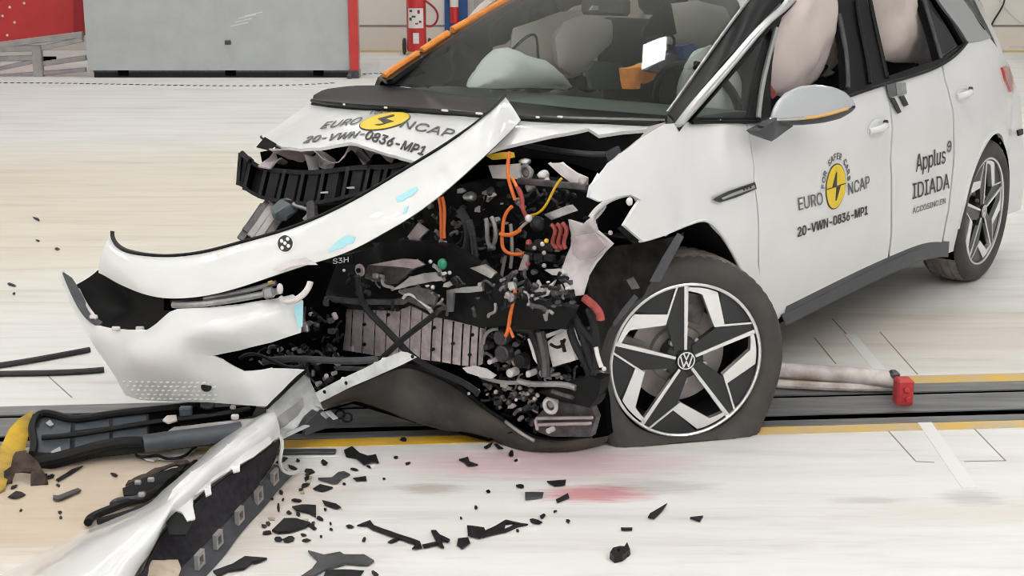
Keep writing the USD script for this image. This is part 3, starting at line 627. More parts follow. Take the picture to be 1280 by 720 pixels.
# front arch lip
lipp = [(799, 301), (830, 292), (868, 277), (878, 275), (889, 279), (902, 294), (914, 314), (926, 338), (945, 378)]
lp = [cw(c[0], tside(*c) + .002, c[1]) for c in (CS(*p) for p in lipp)]
obj('arch_lip', tube(lp, .006, 6), 'white_paint', K)
inn = [cw(c[0], tside(*c) - .10, c[1]) for c in (CS(*p) for p in lipp)]
obj('wheel_arch_liner', loft([lp, inn, [p - LT * .3 for p in inn]], 30, 8, .004, toward=hubF), 'black_plastic', K)
# sill
sl0 = [(975, 393), (1030, 366), (1085, 338), (1120, 322), (1150, 310.5), (1162, 311), (1173, 319)]
sl1 = [(976, 420), (1030, 392), (1085, 366), (1120, 350), (1150, 338), (1170, 331), (1186, 322)]
mid = [cw(*(lambda c: (c[0], tside(*c) + .022, c[1]))(CS((a[0] + b[0]) / 2, (a[1] + b[1]) / 2))) for a, b in zip(sl0, sl1)]
top = [cw(*(lambda c: (c[0], tside(*c) + .004, c[1]))(CS(*p))) for p in sl0]
bot = [cw(*(lambda c: (c[0], .83, c[1]))(car(T(*p, .83)))) for p in sl1]
obj('sill', loft([top, mid, bot, [b - LT * .25 for b in bot]], 40, 13, .004, smooth_v=False), 'sill_grey', K, label='dark grey plastic side sill')
obj('floor_pan', carbox(1.45, 0, .19, (2.9, 1.44, .05), .01), 'void', K)
obj('bulkhead', carbox(.32, 0, .62, (.05, 1.5, .82), .01), 'void', K)
K = front_fender
pts = [(892, 250), (897, 246), (912, 239), (944, 228), (946, 236), (920, 247), (900, 253)]
obj('fender_badge', spanel(pts, .004, .02, .008), 'decal_black', K)
pts = [(902, 247.5), (914, 242), (943, 231.5), (944, 235), (920, 243.5), (904, 249.5)]
obj('fender_badge_inlay', spanel(pts, .003, .02, .0105), 'silver_paint', K)
for a in (0, 1, 2): obj('badge_mark', spanel([(929 + 4 * a, 236 - 1.4 * a), (931 + 4 * a, 235.3 - 1.4 * a), (931.5 + 4 * a, 238 - 1.4 * a), (930 + 4 * a, 238.5 - 1.4 * a)], .002, .02, .0122), 'decal_black', K)
K = car_t
# handles
for hx, hy, K in ((1095, 162, front_door), (1203, 119, rear_door)):
    c = CS(hx, hy); t0 = float(tside(*c))
    dish = blob(cw(c[0], t0 - .008, c[1]), (1, 1, 1), 3); dish.vertices = cwa(np.c_[c[0] + (dish.vertices - dish.vertices.mean(0)) @ RS * .085, t0 + .002 + (dish.vertices - dish.vertices.mean(0)) @ LT * .006, c[1] + (dish.vertices - dish.vertices.mean(0))[:, 2] * .042])
    obj('door_handle_recess', dish, 'white_paint', K)
    h = [cw(c[0] - .075, t0 + .004, c[1] + .000), cw(c[0] - .04, t0 + .022, c[1] + .006), cw(c[0] + .03, t0 + .024, c[1] + .012), cw(c[0] + .075, t0 + .006, c[1] + .010)]
    obj('door_handle', tube(h, .015, 10), 'white_paint', K)
    obj('handle_sensor', cyl(cw(c[0] + .045, t0 + .012, c[1] + .026), cw(c[0] + .045, t0 + .028, c[1] + .026), .010, 12), 'decal_black', K)
K = car_t
# glasshouse
GO = .004
outer = [(862, 153), (942, 153), (1010, 137), (1060, 121.5), (1108, 105), (1180, 80), (1207, 53)]
sz = [CS(*p) for p in outer]
up = [CS(1166, -8), CS(1150, -30)] + [(2.20, 1.425), (1.9, 1.47), (1.5, 1.485), (1.15, 1.465)] + [CS(990, 2), CS(968, 24), CS(915, 88)]
dlo = sz + up
qwin = [(868, 147), (939, 147), (945, 110), (955, 70), (964, 40), (962, 36), (930, 76)]
fwin = [(962, 143), (962, 110), (964, 80), (969, 45), (976, 22), (992, 4), (1010, -12), (1036, -34), (1046, 10), (1053, 55), (1057, 112)]
rwin = [(1082, -28), (1083, 0), (1094, 50), (1106, 96), (1140, 84.5), (1172, 74), (1163, 40), (1150, 0), (1140, -24)]
swin = [(1156, 0), (1166, 35), (1177, 71), (1187, 66), (1203, 54), (1187, 26), (1170, 0), (1160, -12)]
HOLES = [[CS(*p) for p in h] for h in (qwin, fwin, rwin, swin)]
obj('window_frame', spanel(dlo, .03, .05, GO, HOLES, sz=True), 'frame_black', K)
def win(pts, mt, off=-.012): obj('side_window', spanel(pts, .004, .06, off, sz=True), mt, K)
win(HOLES[0], 'clear_glass'); win(HOLES[3], 'smoked_glass')
def edge(pts, r, mt, nm, off=.008):
    obj(nm, tube([cw(c[0], tside(*c) + off, c[1]) for c in (CS(*p) for p in pts)], r, 8), mt, K)
edge([(945, 148), (948, 120), (956, 80), (968, 36)], .010, 'silver_paint', 'window_divider')
edge([(1047, 18), (1054, 55), (1058, 110)], .010, 'grey_plastic', 'pillar_trim', .006)
edge([(1067, 0), (1073, 40), (1080, 75), (1084, 104)], .008, 'black_plastic', 'pillar_trim', .012)
edge([(1084, -10), (1092, 30), (1101, 70), (1107, 97)], .010, 'black_plastic', 'pillar_trim', .006)
edge([(1150, -8), (1161, 28), (1174, 73)], .009, 'grey_plastic', 'window_divider')
edge([(942, 151.5), (1010, 136), (1060, 119.5), (1108, 103.5), (1178, 78.5), (1206, 53)], .007, 'frame_black', 'belt_trim', .01)
edge([(862, 153), (900, 152), (942, 152)], .006, 'frame_black', 'belt_trim', .01)
# silver roof rail and rear pillar
i0 = [CS(*p) for p in [(852, 155), (868, 137), (915, 82), (968, 22), (992, 0)]] + [(1.15, 1.472), (1.5, 1.492), (1.9, 1.477), (2.20, 1.432)] + [CS(1150, -32), CS(1167, -5), CS(1190, 27), CS(1207, 53)]
o0 = [CS(*p) for p in [(842, 155), (858, 134), (905, 80), (958, 22), (980, 0)]] + [(1.12, 1.503), (1.5, 1.525), (1.9, 1.512), (2.25, 1.478)] + [CS(1164, -48), CS(1195, -12), CS(1220, 22), CS(1239, 47)]
A_ = [cw(s, tside(s, z) + .012, z) for s, z in i0]; B_ = [cw(s, tside(s, z) + .002, z) for s, z in o0]
obj('roof_rail', loft([A_, [(a + b) / 2 + LT * .012 for a, b in zip(A_, B_)], B_], 70, 7, .012, toward=cw(1, 9, 1.4)), 'silver_paint', K, label='silver roof rail sweeping down to the rear pillar')
# windscreen and its pillars
wb = [T(486, 105, -.63), T(550, 115, -.33), T(612, 122.5, -.02), T(720, 134, .40), T(834, 143, .71)]
TOPZ = 1.50
wt = [cw(1.02, -.50, 1.47), cw(.97, -.25, 1.505), cw(.93, .05, 1.515), cw(.90, .35, 1.505), cw(.87, .585, 1.475)]
wm = [(a + b) / 2 + (np.array([0, 0, .03]) - RS * .02) for a, b in zip(wb, wt)]
obj('windscreen', loft([wb, wm, wt], 40, 20, .005), 'clear_glass', K)
near_p = [T(834, 143, .715), T(880, 78, .68), T(934, 4, .64), cw(.93, .60, 1.50)]
near_o = [cw(*(lambda c: (c[0], tside(*c) + .0, c[1]))(CS(*p))) for p in [(843, 155), (893, 92), (957, 22), (985, -6)]]
obj('windscreen_pillar', loft([near_p, [(a + b) / 2 + (LT + [0, 0, 1]) * .006 for a, b in zip(near_p, near_o)], near_o], 24, 7, .03), 'frame_black', K)
obj('windscreen_trim', tube([p + [0, 0, .006] for p in near_p], .006, 6), 'steel', K)
tl = [T(480, 103, -.655), T(522, 74, -.63), T(560, 50, -.61), T(605, 22, -.58), T(645, 0, -.555), T(690, -25, -.53)]
tl2 = [p + RS * .03 - LT * .045 + [0, 0, -.004] for p in tl]
obj('windscreen_pillar', loft([[p + LT * .05 - RS * .0 + [0, 0, .0] for p in tl], tl, tl2, [p - LT * .05 - [0, 0, .1] for p in tl2]], 30, 9, .02), 'black_gloss', K)
for a, b in (((481, 101), (523, 72.5)), ((528, 69), (561, 47)), ((566, 43), (645, -1)), ((650, -4), (692, -27))):
    dx = (b[0] - a[0]) / 4; pp = [T(a[0] + (b[0] - a[0]) * k / 4, a[1] + (b[1] - a[1]) * k / 4, -.65 + .10 * (a[0] + (b[0] - a[0]) * k / 4 - 480) / 165) + [0, 0, .006] for k in range(5)]
    m = tube([p + [0, 0, .012] - RS * .004 for p in pp], .0145, 10); obj('orange_tape', m, 'orange_tape', K, label='orange tape strip along the far windscreen pillar')
# roof
nr = [cw(s, tside(s, z) - .004, z + .004) for s, z in [(.93, 1.495), (1.12, 1.507), (1.5, 1.529), (1.9, 1.516), (2.25, 1.482), (2.75, 1.43), (3.1, 1.38)]]
cr = [cw(s, 0, z) for s, z in [(.93, 1.52), (1.12, 1.55), (1.5, 1.575), (1.9, 1.575), (2.25, 1.56), (2.75, 1.53), (3.2, 1.48)]]
mir = lambda L: [p - 2 * ((p - C0) @ LT) * LT for p in L]
half = lambda f: [a * (1 - f) + b * f + np.array([0, 0, .036 * f * (1 - f) * 2]) for a, b in zip(nr, cr)]
obj('roof_side', loft([nr, half(.15), half(.3)], 40, 6, .03, toward=cw(1, 0, 9)), 'black_gloss', K)
obj('roof_side', loft([mir(nr), mir(half(.15)), mir(half(.3))], 40, 6, .03, toward=cw(1, 0, 9)), 'black_gloss', K)
obj('roof_glass', loft([half(.3), half(.65), cr, mir(half(.65)), mir(half(.3))], 40, 16, .006, toward=cw(1, 0, 9)), 'roof_glass', K)
obj('roof_header', loft([[p + RS * k - [0, 0, .01] for p in (cw(.93, -.55, 1.485), cw(.95, -.25, 1.515), cw(.93, .05, 1.525), cw(.90, .35, 1.515), cw(.87, .6, 1.485))] for k in (-.02, .12)], 24, 3, .04, toward=cw(1, 0, 9)), 'soot', K)
obj('roof_header', carbox(2.0, 0, 1.53, (.12, 1.1, .04), .01), 'soot', K)
# far side body with its openings, tailgate, rear lamp
FD = Polygon(dlo).difference(shapely.union_all([Polygon(h).buffer(0) for h in HOLES]))
far = Polygon([(.15, .98), (-.2, .5), (.4, .2), (2.3, .2), (3.35, .3), (3.4, .8), (3.33, 1.03), (3.05, 1.3), (2.75, 1.42), (2.25, 1.47), (2.0, 1.40), (1.9, 1.05)]).buffer(0).difference(ARCH_R).difference(Point(0, .35).buffer(.385))
for h in HOLES: far = far.difference(Polygon(h).buffer(0))
P_, F_ = grid_tri(far.buffer(0), .1); obj('body_side', thicken(cwa(np.c_[P_[:, 0], -tside(P_[:, 0], P_[:, 1]), P_[:, 1]]), F_, .02, cw(1, -9, 1)), 'white_paint', K)
spt = [(1239, 47), (1220, 22), (1195, -12), (1190, -18), (1208, 0), (1218, 14), (1231, 36), (1252, 68), (1257, 76)]
obj('rear_spoiler', spanel(spt, .03, .03, .004), 'black_gloss', K)
rl = [cw(3.33, .70, 1.03), cw(3.30, .0, 1.04)]
ed = [(3.10, 1.40), (3.22, 1.22), (3.33, 1.04), (3.40, .80), (3.42, .5), (3.36, .3)]
obj('tailgate', loft([[cw(s, tside(s, z) * .98, z) for s, z in ed], [cw(s + .10, .45, z + .02) for s, z in ed], [cw(s + .13, 0, z + .03) for s, z in ed], [cw(s + .10, -.45, z + .02) for s, z in ed], [cw(s, -tside(s, z) * .98, z) for s, z in ed]], 24, 16, .02, toward=cw(9, 0, 1)), 'white_paint', K)
obj('tail_lamp', spanel([(1253.5, 84), (1257, 82), (1263, 86), (1268, 98), (1270, 110), (1268, 117), (1265, 115), (1258, 100)], .02, .03, .012), 'lamp_red', K, label='red tail lamp')
obj('bumper_reflector', spanel([(1273, 163), (1279, 161), (1279, 168), (1274, 170)], .01, .03, .01), 'black_plastic', K)
# mirror
K = group('door_mirror')
mo = np.array([(966, 147), (969, 135), (975, 124), (985, 114), (1000, 107.5), (1020, 105.5), (1040, 108.5), (1053, 115), (1062, 124), (1066, 131), (1067, 134)])
mb = np.array([(966, 148), (972, 153), (985, 156), (1005, 156), (1030, 153.5), (1048, 149), (1060, 142), (1066, 136), (1067, 134)])
ml = np.array([(966, 147.5), (980, 147), (1000, 146), (1030, 143.5), (1050, 139.5), (1067, 134)])
def mirror_t(px): return .90 + .16 * (px - 950) / 116
mx = 966.6 + 99.8 * (1 - np.cos(np.linspace(0, math.pi, 26))) / 2
UP, LO, LI = [], [], []
for x in mx:
    y0, y1, yl = np.interp(x, mo[:, 0], mo[:, 1]), np.interp(x, mb[:, 0], mb[:, 1]), np.interp(x, ml[:, 0], ml[:, 1]); tt = mirror_t(x)
    a, b, l = T(x, y0, tt), T(x, y1, tt), T(x, yl, tt); hw = .085 * min(1, ((x - 966) * (1067.2 - x)) ** .5 / 40)
    rowu = [l - RS * hw * math.cos(g) * 1.0 + (a - l) * math.sin(g) for g in np.linspace(0, math.pi, 13)]
    rowl = [l - RS * hw * math.cos(g) + (b - l) * math.sin(g) for g in np.linspace(0, math.pi, 13)]
    UP.append(rowu); LO.append(rowl); LI.append(l - RS * (hw + .002))
def rows(Rw):
    Rw = np.array(Rw); nu, nv = Rw.shape[:2]; V = Rw.reshape(-1, 3); F = []
    for i in range(nu - 1):
        for j in range(nv - 1): k = i * nv + j; F += [(k, k + 1, k + nv + 1), (k, k + nv + 1, k + nv)]
    m = trimesh.Trimesh(V, np.array(F), process=False); c = V.mean(0)
    if ((m.triangles_center - c) * m.face_normals).sum(1).mean() < 0: m.invert()
    return m
obj('mirror_cap', rows(UP), 'mirror_grey', K, label='pale grey door mirror cap')
obj('mirror_housing', rows(LO), 'sill_grey', K, label='dark lower mirror housing')
obj('mirror_strip', tube(LI[2:14], .006, 8, smooth=False), 'chrome', K); obj('mirror_indicator', tube(LI[13:24], .0055, 8, smooth=False), 'amber', K, label='amber mirror indicator strip')
arm = sheet([T(*p, .95) for p in [(949, 164), (956, 158), (969, 147), (992, 150), (991, 158), (972, 172), (964, 177), (955, 173)]], .05, inner=[T(968, 162, .965)]); obj('mirror_arm', arm, 'sill_grey', K)
K = car_t
# door latch marker hanging at the top of the rear door
for pts, m_ in (([(1108, 105), (1118, 103), (1121, 120), (1112, 122)], 'decal_grey'), ([(1120, 104), (1132, 103), (1134, 117), (1122, 119)], 'steel'), ([(1112, 122), (1118, 122), (1127, 140), (1123, 142)], 'decal_black'), ([(1125, 120), (1130, 119), (1136, 131), (1131, 133)], 'decal_black')):
    obj('measuring_tag', spanel(pts, .004, .03, .012), m_, K)
# --- decals on the doors
def cast(mesh, px):
    """Camera rays through pixels onto a mesh: nearest hit and its normal."""
    V, F = mesh.vertices, mesh.faces; A, B, C = V[F[:, 0]], V[F[:, 1]], V[F[:, 2]]; e1, e2 = B - A, C - A; nr_ = np.cross(e1, e2)
    out, nn = [], []
    for p in px:
        d = ray(*p); h = np.cross(d, e2); det = (e1 * h).sum(1); det = np.where(np.abs(det) < 1e-12, 1e-12, det)
        s = EYE - A; u = (s * h).sum(1) / det; qv = np.cross(s, e1); v = (qv @ d) / det; t = (e2 * qv).sum(1) / det
        ok = (u > -1e-4) & (v > -1e-4) & (u + v < 1.0001) & (t > .5)
        if ok.any():
            i = np.where(ok)[0][np.argmin(t[ok])]; n = nr_[i] / np.linalg.norm(nr_[i]); out.append(EYE + d * t[i]); nn.append(n if n @ d < 0 else -n)
        else: out.append(None); nn.append(None)
    good = [i for i, o in enumerate(out) if o is not None]
    for i, o in enumerate(out):
        if o is None and good: j = min(good, key=lambda k: math.hypot(px[k][0] - px[i][0], px[k][1] - px[i][1])); out[i], nn[i] = out[j], nn[j]
    return np.array(out), np.array(nn)
def stick(mesh, poly, lift=.002, cell=6.0):
    """A thin sticker that follows a mesh inside a pixel outline."""
    pg = poly if hasattr(poly, 'area') else Polygon(poly).buffer(0)
    P, F = grid_tri(pg, cell); V, N = cast(mesh, P)
    n = N.mean(0); n /= np.linalg.norm(n); V = V + n * lift
    return thicken(V, F, lift * .6, EYE)
_txt = {}
def text2d(text, bold=False):
    k = (text, bold)
    if k not in _txt: _txt[k] = meshkit.text_mesh(text, 1.0, .1, bold)
    return _txt[k].copy()
def door_text(text, p0, p1, pt, mt='decal_grey', bold=False, off=.0035, name='lettering'):
    a, b, c = np.array(CS(*p0)), np.array(CS(*p1)), np.array(CS(*pt)); m = text2d(text, bold); v = m.vertices
    w = v[:, 0].max() - v[:, 0].min(); X = (v[:, 0] - v[:, 0].min()) / w; Yv = v[:, 1]
    P = a + np.outer(X, b - a) + np.outer(Yv, c - a); fr = crumple(P[:, 0], P[:, 1]) * 0
    t = tside(P[:, 0], P[:, 1]) + off + (v[:, 2] - v[:, 2].min()) / .1 * .001 * 0 + np.where(v[:, 2] > .05, .001, 0)
    m = trimesh.Trimesh(cwa(np.c_[P[:, 0], t, P[:, 1]]), m.faces, process=False); obj(name, m, mt, K, smooth=False)
K = front_door
door_text('EURO', (997.5, 263), (1027.5, 255), (996.5, 247.5))
door_text('NCAP', (1059.5, 244), (1086, 233.7), (1059, 229))
door_text('20-VWN-0836-MP1', (996, 296), (1083.7, 267.5), (996, 284.5), 'decal_black', True)
K = rear_door
door_text('Applus', (1144, 214.5), (1180.5, 203.5), (1144.5, 193), 'decal_black')
door_text('IDIADA', (1140, 249), (1185.7, 235), (1140, 229.5), 'decal_black')
door_text('ACCOSINC.EN', (1140, 267), (1181, 254), (1140, 260), 'decal_grey')
K = front_door
cs0 = np.array(CS(1044.2, 233.0)); rz = abs(CS(1044.2, 204.8)[1] - CS(1044.2, 261.2)[1]) / 2
def sdisc(pg, off, mt, nm): 
    P, F = grid_tri(pg, .04); obj(nm, thicken(cwa(np.c_[P[:, 0], tside(P[:, 0], P[:, 1]) + off, P[:, 1]]), F, .001, cw(1, 9, 1)), mt, K, smooth=False)
sdisc(Point(*cs0).buffer(rz, 32), .003, 'decal_black', 'emblem_rim'); sdisc(Point(*cs0).buffer(rz * .95, 32), .0042, 'decal_yellow', 'emblem_disc')
e = lambda L: Polygon([(cs0[0] + x * rz, cs0[1] + y * rz) for x, y in L])
sdisc(e([(-.42, .02), (-.05, .62), (.05, .62), (.02, .03), (-.1, .03)]), .0055, 'decal_black', 'emblem_bolt'); sdisc(e([(.42, -.02), (.05, -.62), (-.05, -.62), (-.02, -.03), (.1, -.03)]), .0055, 'decal_black', 'emblem_bolt')
sdisc(e([(-.95, -.015), (.95, -.015), (.95, .03), (-.95, .03)]), .0055, 'decal_black', 'emblem_line')
for i, ch in enumerate('FOR SAFER CARS'):
    if ch == ' ': continue
    a = math.radians(172 - i * (164 / 13)); m = text2d(ch, True); v = m.vertices; v[:, 0] -= (v[:, 0].max() + v[:, 0].min()) / 2; h = rz * .27
    r_ = rz * 1.18 + v[:, 1] * h; th = a - math.pi / 2; x = cs0[0] + math.cos(a) * (rz * 1.18) + (v[:, 0] * math.cos(th) - v[:, 1] * math.sin(th)) * h; z = cs0[1] + math.sin(a) * (rz * 1.18) + (v[:, 0] * math.sin(th) + v[:, 1] * math.cos(th)) * h
    obj('lettering', trimesh.Trimesh(cwa(np.c_[x, tside(x, z) + .003 + np.where(v[:, 2] > .05, .001, 0), z]), m.faces, process=False), 'decal_grey', K, smooth=False)
K = rear_door
sc = CS(1186, 183); g = Point(*sc).buffer(.026).difference(Point(*sc).buffer(.018)).difference(Polygon([sc, (sc[0] - .05, sc[1] + .01), (sc[0] - .05, sc[1] - .02)])); sdisc(g, .0035, 'decal_grey', 'lettering')
sdisc(LineString([(sc[0] - .012, sc[1]), (sc[0] + .02, sc[1])]).buffer(.004), .0035, 'decal_grey', 'lettering')

K = car_t
# --- bonnet, cowl
hp_ = [(390, 128, 1.05), (430, 132, 1.053), (480, 135, 1.055), (560, 141.5, 1.056), (640, 147.5, 1.057), (740, 151, 1.062), (826, 153.5, 1.067), (821, 159.5, 1.056), (785, 163, 1.046), (748, 168, 1.034), (735, 160.5, 1.045), (690, 169, 1.028), (650, 178, 1.01), (600, 192, .983), (548, 207, .955), (525, 203.5, .96), (498, 195.5, .967), (470, 187, .975), (453, 181.5, .982), (438, 178, .985), (420, 180.5, .975), (400, 184, .965), (375, 186, .955), (352, 183.5, .947), (338, 178, .945), (327, 170, .948), (350, 155, .985)]
H3 = [Z(*p) for p in hp_]
bonnet = sheet(H3, .012, .006, 9, .04, seed=5, inner=[Z(430, 155, 1.022), Z(520, 165, 1.025), Z(620, 165, 1.035)])
bonnet_p = obj('bonnet', bonnet, 'white_paint', K, label='crushed white bonnet with a wavy front edge')
K = bonnet_p
obj('bonnet_edge', tube([Z(x, y + 1.2, z - .008) for x, y, z in hp_[14:26]], .007, 6, smooth=False), 'black_plastic', K)
obj('bonnet_edge', tube([Z(x, y + 1.0, z - .006) for x, y, z in hp_[6:14]], .006, 6, smooth=False), 'primer_white', K)
K = car_t
ct = [Z(392, 119, 1.07), Z(405, 111.5, 1.08), Z(440, 107, 1.085)] + [w - UPV * .004 for w in (wb[0], wb[1], wb[2], wb[3], wb[4])]
cb = [Z(390, 127, 1.056), Z(410, 130, 1.058), Z(440, 133, 1.06), Z(490, 136, 1.062), Z(560, 141, 1.063), Z(625, 146.5, 1.064), Z(735, 150, 1.068), Z(832, 152.5, 1.074)]
obj('cowl', loft([ct, [(a + b) / 2 - UPV * .012 for a, b in zip(ct, cb)], cb], 40, 8, .012, smooth_u=False), 'black_plastic', K, label='black plastic cowl under the windscreen')
obj('cowl_seal', tube([p + UPV * .004 for p in cb], .008, 6, smooth=False), 'black_gloss', K)
for px, py, w in [(430, 130.5, .012), (556, 138, .04), (599, 142, .04), (672, 146.5, .02), (700, 146, .03), (766, 146, .035), (795, 145, .015), (482, 134.5, .02)]:
    c = Z(px, py, 1.076); obj('cowl_clip', frame(cbox((w * .7, .010, .007), .003), c, RS * .6 - LT * .3 if False else (cb[5] - cb[3]), FWD), 'decal_white', K)
# bonnet decals
def px_text(text, p0, p1, pt, mt, mesh, bold=False, lift=.004, name='bonnet_lettering'):
    m = text2d(text, bold); v = m.vertices; top = v[:, 2] > .05; p0, p1, pt = map(np.array, (p0, p1, pt))
    X = (v[:, 0] - v[:, 0].min()) / np.ptp(v[:, 0]); P = p0 + np.outer(X, p1 - p0) + np.outer(v[:, 1], pt - p0)
    V, N = cast(mesh, P); n = N.mean(0); n /= np.linalg.norm(n)
    obj(name, trimesh.Trimesh(V + n * np.where(top, lift, lift - .0012)[:, None], m.faces, process=False), mt, K, smooth=False)
K = bonnet_p
px_text('EURO', (400, 162), (447, 155.5), (409, 153.5), 'decal_grey', bonnet)
px_text('NCAP', (499, 159.5), (563, 172.5), (507, 150.5), 'decal_grey', bonnet)
px_text('20-VWN-', (379, 179.5), (453, 172), (386, 171.5), 'decal_grey', bonnet, True)
px_text('0836-MP1', (455, 174), (529, 195), (461, 164), 'decal_black', bonnet, True)
px_text('FOR SAFER CARS', (462, 143.8), (532, 139.5), (464, 140.5), 'decal_grey', bonnet)
def pell(cx, cy, rx, ry_, rot, k=40): return [(cx + rx * math.cos(a) * math.cos(rot) - ry_ * math.sin(a) * math.sin(rot), cy + rx * math.cos(a) * math.sin(rot) + ry_ * math.sin(a) * math.cos(rot)) for a in np.linspace(0, 2 * math.pi, k, endpoint=False)]
obj('bonnet_emblem_rim', stick(bonnet, pell(481, 152.3, 32.8, 9.6, -.2), .003), 'decal_black', K, smooth=False)
obj('bonnet_emblem_disc', stick(bonnet, pell(481, 152.3, 31.4, 9.0, -.2), .0045), 'decal_yellow', K, smooth=False)
obj('bonnet_emblem_bolt', stick(bonnet, q(360, 120, 5.333, [(580, 200), (640, 192), (600, 160), (705, 132), (710, 140), (650, 160), (705, 178), (610, 205)]), .006, 3), 'decal_black', K, smooth=False)

K = car_t
# --- torn nose panel swept up over the bonnet, and the bumper cover
ntop = [(139, 292, 4.99), (141, 303, 4.95), (148, 311, 4.91), (160, 316.5, 4.87), (180, 320, 4.84), (205, 321.5, 4.81), (232, 320, 4.78), (262, 315, 4.75), (300, 305, 4.71), (350, 291, 4.67), (400, 272, 4.62), (450, 247, 4.58), (500, 217, 4.56), (535, 196, 4.57), (560, 180, 4.59), (590, 158, 4.66), (615, 137, 4.80), (631, 120, 4.98)]
nbot = [(123, 341, 4.96), (133, 346, 4.92), (145, 353, 4.87), (160, 360, 4.82), (178, 367, 4.77), (200, 372, 4.73), (225, 373, 4.69), (255, 370, 4.66), (290, 362, 4.63), (330, 349, 4.60), (385, 331, 4.57), (430, 316.5, 4.53), (480, 291, 4.49), (525, 263, 4.47), (562, 234, 4.47), (598, 202, 4.52), (628, 174, 4.66), (651, 150, 4.86)]
nt, nb = [D(*p) for p in ntop], [D(*p) for p in nbot]
nm_ = [(a + b) / 2 - FWD * .035 * (1 - .6 * i / 17) for i, (a, b) in enumerate(zip(nt, nb))]
nose = loft([nt, nm_, nb], 90, 12, .006)
K = obj('nose_panel', nose, 'white_paint', K, label='white nose panel torn loose and swept up across the bonnet to the windscreen')
nt2 = [p + FWD * .012 + UPV * .011 for p in nt]; nb2 = [(a + b) / 2 + FWD * .03 for a, b in zip(nt, nb)]
obj('nose_panel_backing', loft([[p + FWD * .002 + UPV * .001 for p in nt], nt2, nb2], 90, 6, .008, smooth_v=False), 'black_plastic', K)
obj('nose_panel_backing', loft([[p + FWD * .014 for p in nm_], [p + FWD * .012 for p in nb]], 90, 4, .006), 'black_plastic', K)
obj('target_marker', stick(nose, pell(357, 305, 10.5, 11.5, 0), .002, 5), 'decal_white', K, smooth=False)
obj('target_marker_disc', stick(nose, pell(357, 305, 9.2, 10.2, 0), .0035, 5), 'decal_black', K, smooth=False)
for dx, dy in ((0, 0), (-4.2, -2.8), (3.4, -5.2), (4.2, 3.2), (-3.6, 5.6)): obj('target_marker_dot', stick(nose, pell(357 + dx, 305 + dy, 2.0, 2.3, 0, 14), .005, 5), 'decal_white', K, smooth=False)
for pg in (q(280, 120, 4, [(858, 520), (870, 500), (905, 488), (925, 470), (965, 455), (970, 470), (945, 500), (915, 512), (895, 528), (870, 530)]), q(380, 260, 5.333, [(165, 280), (210, 240), (230, 215), (290, 180), (345, 195), (330, 235), (290, 240), (262, 265), (225, 272), (170, 300)]), q(280, 120, 4, [(895, 590), (905, 560), (925, 550), (915, 580)])):
    obj('paint_smear', stick(nose, pg, .002, 5), 'cyan_paint', K, smooth=False)
K = car_t
lb = [(75, 340, 5.12), (78, 355, 5.08), (88, 380, 5.02), (100, 402, 4.96), (115, 428, 4.92), (130, 450, 4.90), (145, 473, 4.88), (157, 494, 4.86), (175, 500, 4.84), (215, 502, 4.82), (260, 503, 4.80), (300, 506, 4.78), (333, 508, 4.76), (352, 489, 4.74), (368, 472, 4.72), (380, 463, 4.70), (360, 461.5, 4.71), (340, 461, 4.71), (322, 463, 4.72), (305, 464, 4.72), (290, 457, 4.72), (278, 450, 4.72), (265, 445, 4.72), (300, 438, 4.70), (340, 428, 4.68), (376, 416, 4.66), (378, 398, 4.66), (379, 376, 4.66), (366, 368, 4.66), (345, 373, 4.66), (300, 380, 4.67), (262, 384, 4.68), (222, 386, 4.70), (212, 390, 4.71), (196, 404, 4.74), (184, 412, 4.76), (160, 412, 4.80), (138, 410, 4.86), (118, 404, 4.92), (104, 392, 4.97), (93, 372, 5.03), (86, 355, 5.08), (80, 338, 5.12)]
cr_ = [D(*p) for p in [(120, 414, 4.88), (170, 425, 4.72), (250, 412, 4.62), (320, 398, 4.61), (150, 445, 4.82), (220, 450, 4.68), (290, 425, 4.64), (230, 475, 4.74), (310, 485, 4.73)]]
bump_ = sheet([D(*p) for p in lb], .006, 0, 6, .03, inner=cr_)
K = obj('bumper_cover', bump_, 'white_paint', K, label='white front bumper cover torn open at its left end')
obj('bumper_inner_edge', loft([[D(x, y, d - .015) for x, y, d in [(79, 340, 5.12), (85, 356, 5.06), (93, 374, 5.0), (105, 394, 4.95), (124, 407, 4.90)]], [D(x, y, d) for x, y, d in [(90, 347, 5.12), (98, 360, 5.06), (106, 375, 5.0), (115, 390, 4.95), (128, 402, 4.90)]]], 20, 4, .006), 'grey_plastic', K)
obj('fog_lamp_recess', sheet([D(x, y, d + .07) for x, y, d in [(95, 356, 5.05), (122, 338, 4.98), (150, 352, 4.9), (190, 366, 4.84), (222, 372, 4.78), (222, 390, 4.76), (186, 418, 4.82), (150, 418, 4.88), (122, 408, 4.94), (106, 390, 5.0)]], .01, inner=[D(160, 385, 5.06)]), 'soot', K)
obj('recess_frame', tube([D(x, y, d) for x, y, d in [(98, 362, 5.06), (106, 378, 5.0), (114, 390, 4.95), (121, 399, 4.92)]], .006, 8), 'primer_white', K)
for p in ((145, 410.5), (175, 410.5), (117, 396)): obj('clip_tab', frame(cbox((.028, .01, .014), .003), D(p[0], p[1], 4.83 if p[0] > 120 else 4.92), (1, 0, 0), FWD), 'primer_white', K)
